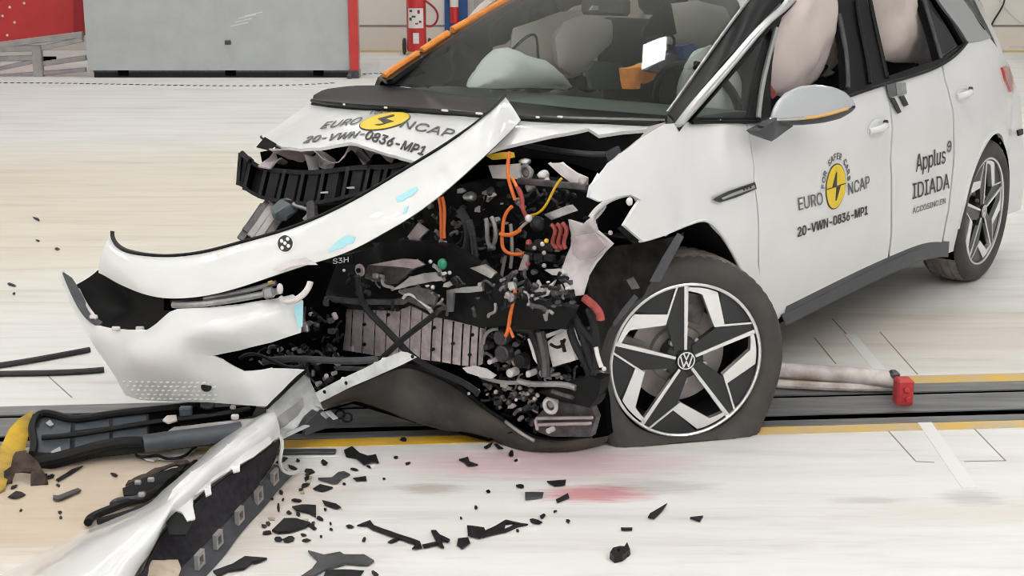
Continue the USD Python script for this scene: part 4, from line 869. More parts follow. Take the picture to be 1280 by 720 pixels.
# honeycomb of small studs on the lower lip
hx = []
for r in range(5):
    for c in range(15):
        px, py = 156 + c * 7.6 + (r % 2) * 3.8 + r * 1.2, 477 + r * 5.2 + c * .12
        if px < 150 + r * 5 or py > 500: continue
        P, N = cast(bump_, [(px, py)])
        if P[0] is not None: hx.append(frame(cbox((.012, .007, .005), .002), P[0] + N[0] * .001, (1, 0, .3), N[0] * 0 + UPV))
obj('honeycomb_grille', join(*hx), 'wall_grey', K, kind='stuff')
P, N = cast(bump_, [(258, 483)]); obj('tow_eye_hole', frame(cyl((0, 0, -.002), (0, 0, .003), .018, 20), P[0], (1, 0, -.3), UPV), 'soot', K)
# strips between nose and bumper
g0 = [(214, 377, 4.72), (255, 373.5, 4.69), (300, 365, 4.66), (345, 353.5, 4.63)]; g1 = [(216, 381, 4.71), (255, 379.5, 4.68), (300, 373, 4.655), (352, 363, 4.62)]
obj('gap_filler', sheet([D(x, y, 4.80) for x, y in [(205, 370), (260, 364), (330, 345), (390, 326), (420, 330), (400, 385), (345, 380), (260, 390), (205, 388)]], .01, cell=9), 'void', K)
obj('grille_strip', tube([D(*p) for p in g0[1:]], .0085, 8), 'steel', K); obj('grille_strip', tube([D(*p) for p in g1], .011, 8), 'steel', K)
obj('grille_strip', tube([D(*p) for p in g0[:2]], .006, 8), 'black_gloss', K)
obj('strip_end_block', frame(cbox((.035, .03, .035), .006), D(336, 366, 4.61), (1, 0, .2), FWD), 'steel', K)
obj('strip_clip', frame(cbox((.016, .01, .008), .002), D(338, 352.5, 4.60), (1, 0, .2), FWD), 'yellow_paint', K)
obj('torn_edge', sheet([D(x, y, 4.56) for x, y in [(340, 338), (350, 330), (365, 324), (382, 322), (392, 327), (397, 331), (380, 331), (362, 333), (350, 340)]], .006, .006, 20, .02), 'primer_white', K)
obj('torn_edge', tube([D(*p) for p in [(350, 372, 4.6), (362, 377, 4.59), (374, 372, 4.58), (384, 362, 4.57), (388, 352, 4.57)]], .010, 8), 'primer_white', K)
obj('torn_edge', blob(D(350, 361, 4.58), (.012, .012, .02), 2, .2), 'primer_white', K)
obj('blue_tape', sheet([D(x, y, 4.625) for x, y in [(367, 382), (379, 378), (378, 408), (373, 412)]], .003, .003, 20, .02), 'cyan_paint', K)

K = car_t
# --- crash absorber with its ribs
K = group('crash_absorber')
at = [(302, 191, 5.24), (312, 200, 5.2), (327, 208, 5.16), (355, 212.5, 5.1), (385, 214, 5.04), (420, 211, 4.98), (455, 207.5, 4.92), (492, 206, 4.86), (515, 200, 4.82), (540, 194, 4.78)]
ab = [(299, 231, 5.22), (307, 238, 5.19), (320, 246, 5.15), (350, 253, 5.08), (382, 256, 5.02), (415, 252, 4.96), (452, 243, 4.90), (490, 229, 4.84), (515, 217, 4.80), (542, 203, 4.76)]
AT, AB = resample([D(*p) for p in at], 60), resample([D(*p) for p in ab], 60)
bk = FWD * .09
obj('back', loft([AT + bk, AB + bk], 60, 4, .008, smooth_u=False), 'soot', K)
obj('flange', loft([AT + bk + UPV * .004, AT + UPV * .004, AT - UPV * .012], 60, 3, .006, smooth_u=False, smooth_v=False), 'foam_black', K)
obj('flange', loft([AB + UPV * .012, AB, AB + bk], 60, 3, .006, smooth_u=False, smooth_v=False), 'foam_black', K)
u_ = [0, 5, 11, 17, 23, 29.5, 36, 42, 47.5, 53, 58]
for i in range(10):
    a, b = int(u_[i] + 1), int(u_[i] + (u_[i + 1] - u_[i]) * .68)
    ra, rb_ = AT[int(u_[i])], AB[int(max(0, u_[i] - 2))]
    obj('rib', loft([[ra, rb_], [ra + bk, rb_ + bk]], 2, 2, .012, smooth_u=False), 'foam_black', K)
    lo = [AB[max(0, j - 2)] + FWD * .012 for j in range(a, b + 1)]; hi = [AT[j] + FWD * .012 for j in range(a, b + 1)]
    if i == 1: lo = [l + FWD * .05 for l in lo]; hi = [l + FWD * .05 for l in hi]
    if len(lo) > 1: obj('cell', loft([hi, lo], len(lo), 3, .03, smooth_u=False), 'foam_black', K)
obj('strut', tube([D(302, 191, 5.2), D(312, 201, 5.18)], .01, 8), 'foam_black', K)
for pg in ([(400, 240), (410, 239), (410, 241.5), (401, 242)], [(433, 234), (443, 233), (443, 235.5), (434, 236)]):
    obj('mark', sheet([D(x, y, 4.95 - .03 * (x > 420)) for x, y in pg], .002, cell=9), 'steel', K)
K = car_t
# crumpled underside of the bonnet
for pg, m_, d in (([(322, 205), (345, 182), (358, 183), (375, 196), (362, 205), (338, 210)], 'bare_pink', 5.16), ([(385, 214), (380, 192), (395, 189), (420, 200), (410, 213), (398, 207)], 'galv', 5.06), ([(392, 188), (440, 180), (470, 189), (500, 199), (488, 206), (455, 208), (430, 199)], 'bare_pink', 4.98), ([(336, 188), (372, 188), (395, 193), (378, 204), (360, 200)], 'bare_pink', 5.14)):
    obj('bonnet_underside', sheet([D(x, y, d + .05 * math.sin(x * .35)) for x, y in pg], .006, .015, 14, .02, seed=int(pg[0][0])), m_, K)
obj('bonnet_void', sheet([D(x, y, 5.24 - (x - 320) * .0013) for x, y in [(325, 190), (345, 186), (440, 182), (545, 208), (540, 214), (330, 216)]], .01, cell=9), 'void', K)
obj('bonnet_hinge', sheet([D(x, y, 5.12) for x, y in [(320, 184), (331, 171), (346, 180), (336, 188)]], .015, cell=9), 'black_plastic', K)
obj('bonnet_bump_stop', tube([D(449, 189, 4.9), D(462, 203, 4.88)], .017, 10, taper=.7), 'black_plastic', K)
# remains of the far headlamp behind the nose panel
for i, (a, b) in enumerate([((342, 254), (312, 296)), ((349, 258), (322, 298)), ((356, 263), (332, 300)), ((336, 252), (306, 290)), ((330, 256), (300, 300))]):
    obj('headlamp_slat', bar(D(*a, 5.16), D(*b, 5.13), .028, .012, .003, FWD), 'galv' if i in (0, 1) else 'dirty_metal', K)
obj('headlamp_back', sheet([D(x, y, 5.2) for x, y in [(300, 304), (318, 280), (340, 250), (400, 254), (450, 244), (500, 222), (470, 250), (400, 285), (340, 305)]], .02, .01), 'soot', K)
obj('headlamp_lens', pillow([D(x, y, 5.08) for x, y in [(342, 262), (352, 253), (366, 250), (368, 262), (356, 272), (345, 270)]], .03), 'lens_grey', K)
obj('headlamp_bracket', tube([D(*p, 5.05) for p in [(366, 254), (378, 259), (385, 262), (380, 275)]], .009, 8), 'steel', K)
obj('headlamp_back', tube([D(390, 255, 5.02), D(392, 290, 4.95)], .02, 10), 'dirty_metal', K)

# --- engine bay: pieces traced on planes across the car (s) and crumpled
def pc(name, mt, pts, s, th=.012, noise=.008, freq=12, cell=.03, tw=0.0, label=None, seed=None):
    cx = sum(p[0] for p in pts) / len(pts)
    return obj(name, sheet([S(x, y, s + tw * (x - cx) / 100) for x, y in pts], th, noise, freq, cell, seed=seed if seed is not None else int(pts[0][0] + pts[0][1]) % 50), mt, K, label=label)
def hose(name, mt, pts, s, r=.008, n=8, ds=0.0): return obj(name, tube([S(x, y, s + ds * i) for i, (x, y) in enumerate(pts)], r, n), mt, K)
def ball(name, mt, px, py, s, rp, n=2, sq=1.0, noise=0): 
    c = S(px, py, s); r = rp / FPX * ((c - EYE) @ FWD); return obj(name, blob(c, (r, r, r * sq), n, noise, 30), mt, K)
def disc(name, mt, px, py, s, rp, L=.03, n=20): 
    c = S(px, py, s); r = rp / FPX * ((c - EYE) @ FWD); return obj(name, cyl(c + RS * L, c, r, n), mt, K)
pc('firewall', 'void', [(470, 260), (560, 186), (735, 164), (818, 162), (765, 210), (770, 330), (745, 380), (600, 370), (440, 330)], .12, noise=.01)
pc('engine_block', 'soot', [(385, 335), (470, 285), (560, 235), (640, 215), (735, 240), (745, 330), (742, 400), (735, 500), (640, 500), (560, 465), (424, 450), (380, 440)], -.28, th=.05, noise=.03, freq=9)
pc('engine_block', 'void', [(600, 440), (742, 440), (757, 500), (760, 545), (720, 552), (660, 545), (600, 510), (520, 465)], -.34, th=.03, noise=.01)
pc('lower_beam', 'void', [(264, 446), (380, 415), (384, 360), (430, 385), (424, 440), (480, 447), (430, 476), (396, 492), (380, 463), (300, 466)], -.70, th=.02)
# radiator
K = group('radiator')
radp = [(426, 386), (455, 388), (500, 388), (513, 382), (541, 396), (567, 401), (601, 409), (596, 458), (577, 457), (549, 452), (524, 449), (474, 446), (442, 442), (424, 439)]
pc('radiator_core', 'fin', radp, -.585, th=.03, noise=.004, label='mauve-grey radiator core with dark vertical tubes')
for i, (x, y0, y1) in enumerate([(440, 387, 441), (454, 388, 443), (469, 388, 445), (483, 388, 446), (500, 388, 447), (513, 383, 448), (527, 389, 449), (540, 396, 451), (553, 399, 453), (566, 402, 455), (578, 405, 457), (588, 407, 458), (598, 409, 458)]):
    w = 1.2 if i < 7 else 2.2; obj('radiator_tube', tube([S(x + 1, y0, -.60), S(x - .5, (y0 + y1) / 2, -.602), S(x - 1.5, y1, -.60)], w / 1800 * 5 * .5, 6), 'soot', K)
for x, y in ((454, 406), (484, 394), (454, 431), (541, 410), (565, 430), (589, 419), (586, 444), (540, 437)): disc('radiator_clip', 'soot', x, y, -.61, 2.2, .01, 8)
hose('radiator_header', 'dirty_metal', [(426, 386), (425, 412), (424, 440)], -.60, .008)
pc('radiator_foot', 'primer_white', [(578, 460), (592, 458), (606, 462), (618, 470), (614, 474), (600, 471), (584, 466)], -.62, .012, .004)
pc('radiator_foot', 'primer_white', [(418, 442), (430, 440), (436, 434), (440, 433), (441, 446), (430, 447), (420, 447)], -.62, .01, .004)
K = car_t
pc('fan_shroud', 'soot', [(385, 384), (424, 386), (423, 440), (388, 445)], -.60, .02)
ball('fan_motor', 'dirty_metal', 393, 418, -.62, 6, sq=1.2, noise=.2); ball('fan_motor', 'grey_plastic', 404, 398, -.6, 7, noise=.2)
# lock carrier and crumpled beam
pc('lock_carrier', 'black_plastic', [(343, 342), (380, 335), (425, 322), (470, 308), (505, 300), (560, 308), (600, 330), (640, 365), (718, 386), (706, 412), (640, 408), (601, 409), (541, 394), (513, 381), (495, 388), (430, 386), (388, 374), (352, 362)], -.60, th=.03, noise=.02, freq=10)
pc('crumpled_beam', 'dirty_metal', [(458, 332), (480, 329), (500, 325), (520, 326), (531, 331), (511, 340), (496, 355), (485, 356), (455, 348)], -.69, noise=.02, freq=14, cell=.015)
pc('crumpled_beam', 'bare_pink', [(462, 331), (500, 324), (521, 325), (531, 331), (515, 336), (490, 333)], -.71, .006, .008, cell=.02)
pc('crumpled_beam', 'galv', [(491, 363), (511, 347), (528, 342), (546, 342), (551, 351), (540, 352), (526, 355), (510, 358)], -.71, noise=.02, freq=16, cell=.012)
pc('crumpled_beam', 'dirty_metal', [(500, 363), (520, 358), (536, 362), (543, 372), (541, 383), (520, 372), (508, 366)], -.71, noise=.02, freq=16, cell=.012)
pc('beam_edge', 'dirty_metal', [(384, 369), (417, 372), (451, 374), (490, 375), (504, 372), (511, 368), (541, 383), (536, 389), (511, 377), (504, 381), (451, 381), (417, 378), (385, 374)], -.70, .015, .004)
obj('beam_edge_fold', tube([S(504, 373, -.715), S(511, 368, -.715), S(525, 376, -.71), S(538, 386, -.71)], .005, 6), 'primer_white', K)
pc('bracket', 'steel', [(558, 363), (580, 359), (603, 358), (603, 364), (585, 366), (567, 366), (565, 390), (558, 390)], -.66, .01, .003)
pc('bracket', 'aluminium', [(588, 335), (605, 331), (620, 341), (614, 348)], -.62, .012, .005)
pc('bracket', 'bare_pink', [(502, 309), (509, 296), (522, 279), (534, 288), (524, 299), (522, 308)], -.58, .01, .006)
pc('connector', 'blue_plastic', [(503, 310), (520, 309), (518, 316), (505, 317)], -.59, .03, 0)
pc('label_plate', 'soot', [(412, 322), (440, 318), (441, 329), (413, 332)], -.68, .004, 0)
m = text2d('S3H', True); v = m.vertices; X = (v[:, 0] - v[:, 0].min()) / np.ptp(v[:, 0]); obj('label_text', trimesh.Trimesh(np.array([S(416 + 20 * x, 330 - 2.5 * x - 6.5 * yv, -.69 - (.001 if zz > .05 else 0)) for x, yv, zz in zip(X, v[:, 1], v[:, 2])]), m.faces, process=False), 'decal_white', K, smooth=False)
disc('washer', 'bare_pink', 449, 338, -.71, 8, .008); disc('washer', 'soot', 447, 338.5, -.72, 3.2, .008); ball('bolt', 'decal_white', 430, 338, -.7, 2)
ball('connector', 'green_plastic', 553, 330, -.70, 6, sq=1.2); ball('bolt', 'primer_white', 538, 327, -.68, 2.5); ball('bolt', 'primer_white', 562, 341, -.68, 2.5); ball('bolt', 'aluminium', 541, 359, -.72, 3)
for dx in (0, 4.5): hose('high_voltage_cable', 'orange_cable', [(548 + dx, 246), (551 + dx, 262), (551.5 + dx * .8, 280), (552 + dx * .8, 298)], -.56, .0055)
hose('cable_end', 'aluminium', [(552, 300), (550, 312), (553, 320)], -.57, .007)
hose('coolant_hose', 'dark_plastic', [(446, 345), (449, 362), (456, 382), (475, 404), (497, 427), (520, 449), (556, 468), (598, 492)], -.78, .011, ds=.01)
hose('coolant_hose', 'dark_plastic', [(542, 394), (520, 411), (500, 427), (478, 447), (446, 470), (424, 486)], -.76, .010)
hose('lower_rail', 'grey_plastic', [(330, 452), (385, 449), (430, 451), (470, 449)], -.86, .012); hose('lower_rail', 'dirty_metal', [(420, 460), (455, 461)], -.80, .008)
for p, r in (((384, 452), 3), ((408, 470), 3.5), ((335, 448), 2.5), ((360, 440), 3)): ball('bolt', 'primer_white' if r > 3 else 'dirty_metal', *p, -.82, r, noise=.3)
hose('wiring', 'dark_plastic', [(300, 448), (330, 446), (352, 456), (380, 455)], -.9, .006); hose('wiring', 'dark_plastic', [(386, 470), (384, 452), (392, 440)], -.85, .006)
# upper right of the bay
pc('plenum_cover', 'dark_plastic', [(575, 190), (650, 182), (735, 165), (746, 171), (817, 165), (786, 186), (757, 206), (745, 214), (700, 200), (640, 196)], -.06, th=.03, noise=.01)
hose('plenum_edge', 'grey_plastic', [(655, 181), (690, 187), (730, 192), (758, 193)], -.12, .010)
pc('plenum_side', 'grey_plastic', [(757, 190), (770, 183), (775, 196), (760, 202)], -.14, .02, .005)
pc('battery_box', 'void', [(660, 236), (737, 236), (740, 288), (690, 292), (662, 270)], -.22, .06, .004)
pc('plug', 'yellow_cable', [(606, 194), (624, 191), (636, 192), (637, 198), (616, 200)], -.42, .03, .002)
pc('bracket', 'primer_white', [(610, 207), (648, 205), (648, 224), (616, 223)], -.40, .012, .006)
c = S(657, 216, -.38); m = trimesh.creation.torus(.022, .007, major_sections=24, minor_sections=8); obj('pulley', frame(m, c, LT, (0, 0, 1)), 'steel', K)
disc('pulley_hub', 'bare_pink', 657, 216, -.37, 5); ball('casting', 'aluminium', 657, 202, -.36, 9, sq=.5, noise=.3); ball('casting', 'primer_white', 680, 219, -.36, 9, sq=.8, noise=.5); ball('casting', 'primer_white', 684, 226, -.37, 5, noise=.4)
pc('strut_bracket', 'primer_white', [(686, 204), (702, 204), (719, 216), (733, 222), (733, 231), (719, 232), (702, 219)], -.38, .014, .01)
ball('strut_bracket_end', 'bare_pink', 729, 226, -.40, 6)
obj('cross_rail', bar(S(648, 226, -.40), S(735, 234, -.40), .02, .02), 'dirty_metal', K)
hose('wire', 'yellow_cable', [(702, 223), (694, 234), (686, 250), (677, 263), (664, 269)], -.44, .0045)
hose('high_voltage_cable', 'orange_cable', [(637, 190), (635, 204), (635, 218), (638, 232), (644, 250)], -.46, .006)
hose('high_voltage_cable', 'orange_cable', [(640, 222), (646, 234), (651, 246)], -.46, .0055); hose('high_voltage_cable', 'red_plastic', [(646, 234), (652, 246), (654, 262), (660, 272)], -.47, .007)
hose('high_voltage_cable', 'orange_cable', [(640, 258), (630, 274), (628, 292), (630, 312), (638, 317), (655, 316)], -.48, .006)
hose('high_voltage_cable', 'orange_cable', [(625, 292), (640, 293), (650, 287)], -.485, .007); hose('wire', 'bare_pink', [(648, 288), (656, 280), (668, 272)], -.47, .005)
hose('pipe', 'galv', [(638, 280), (640, 305), (638, 335)], -.45, .006); hose('pipe', 'galv', [(632, 320), (627, 345), (625, 362)], -.45, .006)
ball('plug', 'primer_white', 661, 273, -.49, 5.5, noise=.3); ball('plug', 'dark_plastic', 672, 280, -.47, 10, noise=.2); ball('casting', 'aluminium', 588, 246, -.40, 10, sq=.7, noise=.4); ball('casting', 'dirty_metal', 614, 240, -.38, 7, noise=.4)
pc('control_unit', 'aluminium', [(680, 268), (709, 257), (716, 265), (689, 275)], -.44, .03, .003)
for k in range(3): hose('coolant_pipe', 'red_plastic', [(689 + 7 * k, 281 - k), (694 + 7 * k, 290), (691 + 7 * k, 301), (699 + 4 * k, 311)], -.50 - .004 * k, .007)
hose('pipe', 'steel', [(607, 273), (609, 290), (613, 308), (618, 310)], -.44, .008); hose('pipe', 'steel', [(614, 271), (619, 285), (617, 305), (611, 311)], -.43, .008)
hose('pipe', 'dirty_metal', [(586, 275), (592, 300), (594, 330)], -.40, .012); hose('pipe', 'grey_plastic', [(575, 262), (585, 285), (580, 318)], -.38, .016)
for i, (x, y) in enumerate([(664, 308), (675, 305), (686, 309), (662, 320), (674, 322), (687, 322)]): obj('fuse_block', frame(cbox((.035, .024, .026), .004), S(x, y, -.50), LT, RS), 'dark_plastic', K)
for x, y, m_ in ((668, 310, 'galv'), (680, 316, 'galv'), (678, 305, 'primer_white'), (683, 301, 'yellow_cable'), (660, 330, 'red_plastic'), (680, 332, 'bare_pink')): ball('terminal', m_, x, y, -.53, 3)
pc('fuse_lid', 'bare_pink', [(648, 338), (655, 318), (660, 320), (658, 338)], -.52, .01, .003); ball('terminal', 'red_plastic', 661, 303, -.51, 4)
pc('inner_wing', 'primer_white', [(708, 275), (729, 281), (747, 268), (748, 289), (764, 306), (754, 316), (741, 328), (733, 345), (730, 367), (716, 371), (708, 356), (701, 344), (702, 332), (710, 308), (712, 292)], -.50, .012, .035, 8, .02, label='crumpled white inner wing panel')
pc('inner_wing_fold', 'bare_pink', [(715, 296), (745, 292), (760, 307), (742, 322), (725, 326), (714, 318)], -.535, .006, .03, 12, .015)
for pg, m_ in (([(663, 370), (672, 350), (679, 362), (692, 351), (686, 369), (674, 373)], 'primer_white'), ([(644, 362), (652, 358), (661, 368), (655, 372)], 'aluminium'), ([(694, 362), (700, 356), (704, 366), (696, 370)], 'aluminium'), ([(680, 338), (700, 336), (706, 345), (690, 344)], 'primer_white'), ([(620, 368), (640, 362), (645, 372), (632, 373)], 'galv')): pc('bracket', m_, pg, -.54, .01, .01, 20, .012)
for pts, r in (([(640, 383), (670, 378), (700, 375), (718, 372)], .024), ([(644, 396), (676, 393), (700, 392), (716, 386)], .026), ([(646, 408), (670, 409), (700, 408), (716, 400)], .024)): hose('air_duct', 'black_gloss', pts, -.52, r, 14)
hose('duct_clamp', 'aluminium', [(648, 388), (668, 386), (700, 378)], -.56, .004); hose('duct_clamp', 'primer_white', [(646, 402), (655, 402), (664, 404)], -.56, .007)
hose('high_voltage_cable', 'orange_cable', [(642, 356), (643, 374), (638, 394), (636, 408), (632, 420)], -.60, .0065); hose('high_voltage_cable', 'orange_cable', [(636, 408), (642, 422)], -.60, .005)
# lower right: drive unit, suspension
pc('drive_unit', 'primer_white', [(683, 428), (708, 408), (711, 420), (720, 450), (690, 459)], -.56, .04, .008, label='white metal housing of the drive unit')
pc('drive_unit_rib', 'aluminium', [(682, 418), (708, 409), (708, 413), (683, 423)], -.58, .015, .002); hose('drive_unit_strap', 'soot', [(702, 425), (706, 440)], -.585, .006); hose('drive_unit_strap', 'soot', [(688, 430), (698, 434), (706, 424)], -.585, .005)
pc('bracket', 'primer_white', [(659, 424), (667, 422), (674, 446), (671, 455), (666, 448)], -.58, .012, .004)
for x, y, r, m_ in ((624, 423, 10, 'dirty_metal'), (626, 443, 11, 'dirty_metal'), (636.5, 467, 5.5, 'primer_white'), (660, 468, 4, 'primer_white'), (611, 453, 3, 'primer_white'), (606, 434, 4, 'dirty_metal'), (677, 467, 5, 'galv'), (648, 452, 9, 'dark_plastic')): disc('motor_cap', m_, x, y, -.56, r, .04)
hose('pipe', 'galv', [(604, 430), (610, 415), (622, 411)], -.57, .006); hose('pipe', 'dirty_metal', [(675, 415), (680, 440), (682, 470)], -.57, .016); hose('pipe', 'dark_plastic', [(664, 415), (674, 440), (678, 462)], -.57, .014)
hose('control_arm', 'steel', [(648, 476), (668, 480), (690, 480), (720, 485)], -.58, .010); hose('control_arm', 'galv', [(600, 470), (630, 478), (650, 478)], -.57, .007)
pc('lower_arm', 'soot', [(672, 490), (700, 484), (735, 470), (752, 475), (748, 494), (738, 510), (712, 503), (685, 497)], -.58, .05, .02)
hose('lower_arm_edge', 'dirty_metal', [(690, 489), (705, 494), (716, 497)], -.61, .007)
for i, (x, y) in enumerate([(598, 488), (620, 490), (628, 497), (645, 500), (660, 492), (664, 488), (668, 498), (650, 485), (636, 503), (586, 492), (672, 494), (655, 498)]): ball('bolt', ('primer_white', 'galv', 'dirty_metal')[i % 3], x, y, -.57, 2.5 + (i % 3), noise=.3)
for pts in ([(716, 392), (728, 412), (742, 428), (746, 450)], [(720, 400), (730, 425), (740, 455), (746, 468)], [(712, 402), (718, 428), (728, 448), (738, 470)], [(735, 385), (742, 405), (745, 440), (742, 470)]): hose('hose', 'dark_plastic', pts, -.56, .013, 10)
hose('brake_hose', 'primer_white', [(745, 434), (748, 448), (752, 459)], -.62, .007); ball('bolt', 'primer_white', 755, 461, -.63, 3)
hose('coolant_pipe', 'red_plastic', [(730, 372), (740, 380), (748, 389), (751, 400)], -.58, .013)
pc('subframe', 'dirty_metal', [(668, 524), (690, 500), (740, 510), (745, 522), (738, 546), (690, 546), (672, 540)], -.50, .03, .004)
for a, b in (((670, 523), (741, 522)), ((672, 531), (739, 529)), ((669, 524), (672, 538))): obj('subframe_rib', bar(S(*a, -.52), S(*b, -.52), .012, .01), 'bare_pink', K)
c = S(688, 507, -.54); m = trimesh.creation.torus(.023, .007, major_sections=24, minor_sections=8); obj('bushing', frame(m, c, LT, (0, 0, 1)), 'primer_white', K); disc('bushing_core', 'aluminium', 688, 505, -.53, 5); disc('bolt', 'primer_white', 685, 539, -.55, 3.5)
cl = np.random.default_rng(21)
ZONES = [(Polygon([(560, 240), (640, 225), (735, 245), (735, 290), (700, 340), (640, 370), (580, 340), (560, 300)]), -.33, 119), (Polygon([(470, 300), (545, 250), (560, 320), (500, 330)]), -.36, 27), (Polygon([(600, 412), (720, 412), (752, 470), (700, 480), (600, 455)]), -.42, 102),
         (Polygon([(585, 465), (690, 485), (670, 540), (640, 525), (590, 490)]), -.40, 76), (Polygon([(620, 340), (712, 345), (715, 385), (640, 385)]), -.66, 44), (Polygon([(290, 448), (378, 425), (386, 380), (424, 390), (422, 480), (395, 485), (375, 458)]), -.76, 71), (Polygon([(380, 340), (540, 320), (600, 345), (700, 390), (690, 405), (550, 392), (400, 378)]), -.655, 51)]
CM = ['galv', 'dirty_metal', 'dark_plastic', 'bare_pink', 'dirty_metal', 'primer_white', 'dark_plastic', 'grey_plastic', 'aluminium', 'soot', 'steel']
for zi, (zp, s0, n_) in enumerate(ZONES):
    x0, y0, x1, y1 = zp.bounds; k = 0
    while k < n_:
        x, y = cl.uniform(x0, x1), cl.uniform(y0, y1)
        if not zp.contains(Point(x, y)): continue
        k += 1; s = s0 - cl.uniform(0, .06); m_ = CM[cl.integers(len(CM))]; kind = cl.choice(5, p=[.28, .24, .27, .15, .06]); a = cl.uniform(0, math.pi); L_ = cl.uniform(3, 11)
        if kind <= 1:
            p = [(x + L_ * u * math.cos(a) + cl.normal(0, 2), y + L_ * u * math.sin(a) + cl.normal(0, 2)) for u in (-1, -.3, .4, 1)]
            hose('wiring' if kind else 'pipe', ('dark_plastic', 'dirty_metal', 'grey_plastic', 'soot', 'dark_plastic', 'galv')[cl.integers(6)], p, s, cl.uniform(.003, .0075), 6, ds=.01)
        elif kind == 2:
            p = [(x + L_ * .7 * cl.uniform(.5, 1) * math.cos(b), y + L_ * .5 * cl.uniform(.5, 1) * math.sin(b)) for b in np.linspace(0, 2 * math.pi, 6)[:-1]]
            pc('bracket', m_, p, s, .008, .012, 20, .02, seed=k)
        elif kind == 3: disc('bolt', m_, x, y, s, cl.uniform(1.5, 3.5), .02, 8)
        else: obj('connector', frame(cbox((cl.uniform(.012, .035), cl.uniform(.008, .02), .025), .004), S(x, y, s), LT * math.cos(a) + np.array([0, 0, math.sin(a)]), RS), m_, K)
# torn wheel arch liner ahead of the wheel
def dp(name, mt, pts, d, th=.008, noise=.01, freq=10, cell=.025, seed=1, inner=()): return obj(name, sheet([D(x, y, d) if len(p_) == 2 else D(*p_) for p_ in pts for x, y in [p_[:2]]], th, noise, freq, cell, seed=seed, inner=inner), mt, K)
dp('torn_arch_liner', 'liner_cloth', [(742, 335), (765, 308), (798, 304), (842, 296), (856, 291), (850, 312), (836, 330), (818, 348), (800, 372, 4.62), (776, 392, 4.62), (760, 412, 4.62), (750, 442, 4.6), (744, 400, 4.55), (738, 372, 4.52), (734, 348, 4.52)], 4.60, .008, .05, 9, .015)
dp('torn_arch_liner_strip', 'grey_plastic', [(847, 291), (855, 296), (840, 325), (825, 352), (812, 352), (828, 322)], 4.55, .006, .006)
dp('torn_arch_liner_strip', 'grey_plastic', [(793, 368), (798, 372), (784, 390), (768, 408), (766, 404), (778, 386)], 4.57, .006, .004); dp('torn_arch_liner_strip', 'dirty_metal', [(783, 350), (792, 346), (800, 360), (790, 362)], 4.56, .01, .01)
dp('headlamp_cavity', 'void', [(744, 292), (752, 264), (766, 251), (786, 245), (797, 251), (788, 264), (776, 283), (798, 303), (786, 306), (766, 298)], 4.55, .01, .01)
dp('headlamp_cavity_bracket', 'soot', [(772, 285), (782, 280), (800, 300), (792, 305)], 4.47, .02, .01); ball('bolt', 'galv', 763, 291, -.62, 3); ball('headlamp_cavity_bracket', 'primer_white', 787, 252, -.56, 5, sq=1.2, noise=.3)
obj('torn_fender_edge', tube([D(x, y, 4.47) for x, y in [(738, 272), (748, 260), (762, 250), (778, 244), (790, 243), (797, 250)]], .009, 8), 'white_paint', K)
obj('torn_fender_edge', tube([D(x, y, 4.48) for x, y in [(739, 276), (748, 268), (756, 257)]], .007, 8), 'primer_white', K)
pc('wing_bracket', 'primer_white', [(800, 172), (812, 158), (830, 153), (828, 160), (812, 172), (786, 186)], -.10, .012, .006)
# undertray hanging to the floor, with its white edge strip
ut = [(400, 497, .20), (425, 487, .215), (449, 479, .23), (480, 466, .25), (511, 459, .25), (535, 466, .225), (555, 475, .20), (580, 491, .16), (614, 517, .105), (639, 533, .07), (661, 546, .045), (692, 552, .035), (724, 550, .04), (764, 541, .05)]
ub = [(404, 511, .15), (424, 505, .15), (442, 501, .15), (462, 506, .135), (483, 512, .12), (500, 518, .105), (520, 525, .088), (567, 538, .05), (611, 548, .022), (630, 556, .006), (655, 563, .004), (692, 565, .004), (733, 561, .004), (757, 553, .008)]
a_, b_ = [Z(*p) for p in ut], [Z(*p) for p in ub]
obj('undertray', loft([a_, [(x + y) / 2 + UPV * .01 - FWD * .02 for x, y in zip(a_, b_)], b_, [p + FWD * .1 + np.array([0, 0, .03]) for p in b_]], 60, 14, .006), 'splash', K, label='dark plastic undertray bent down to the floor')
obj('undertray_edge', tube([p + [0, 0, .004] for p in a_], .008, 6), 'black_plastic', K)
obj('undertray_edge', tube([Z(632, 527, .1), Z(645, 537, .085), Z(668, 551, .06)], .006, 6), 'galv', K)
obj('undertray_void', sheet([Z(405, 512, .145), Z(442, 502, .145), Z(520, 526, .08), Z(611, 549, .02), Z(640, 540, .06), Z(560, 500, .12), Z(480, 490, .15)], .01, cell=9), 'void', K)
pc('edge_strip', 'white_scuffed', [(394, 491), (412, 481), (428, 473), (452, 462), (478, 449), (500, 440), (508, 441), (520, 447), (500, 457), (462, 474), (442, 482), (420, 493), (400, 503)], -.93, .006, .01, 10, .02, label='scuffed white strip along the torn undertray')
for x, y in ((432, 479), (515, 446), (405, 490)): disc('strip_hole', 'soot', x, y, -.945, 2.5, .004, 8)

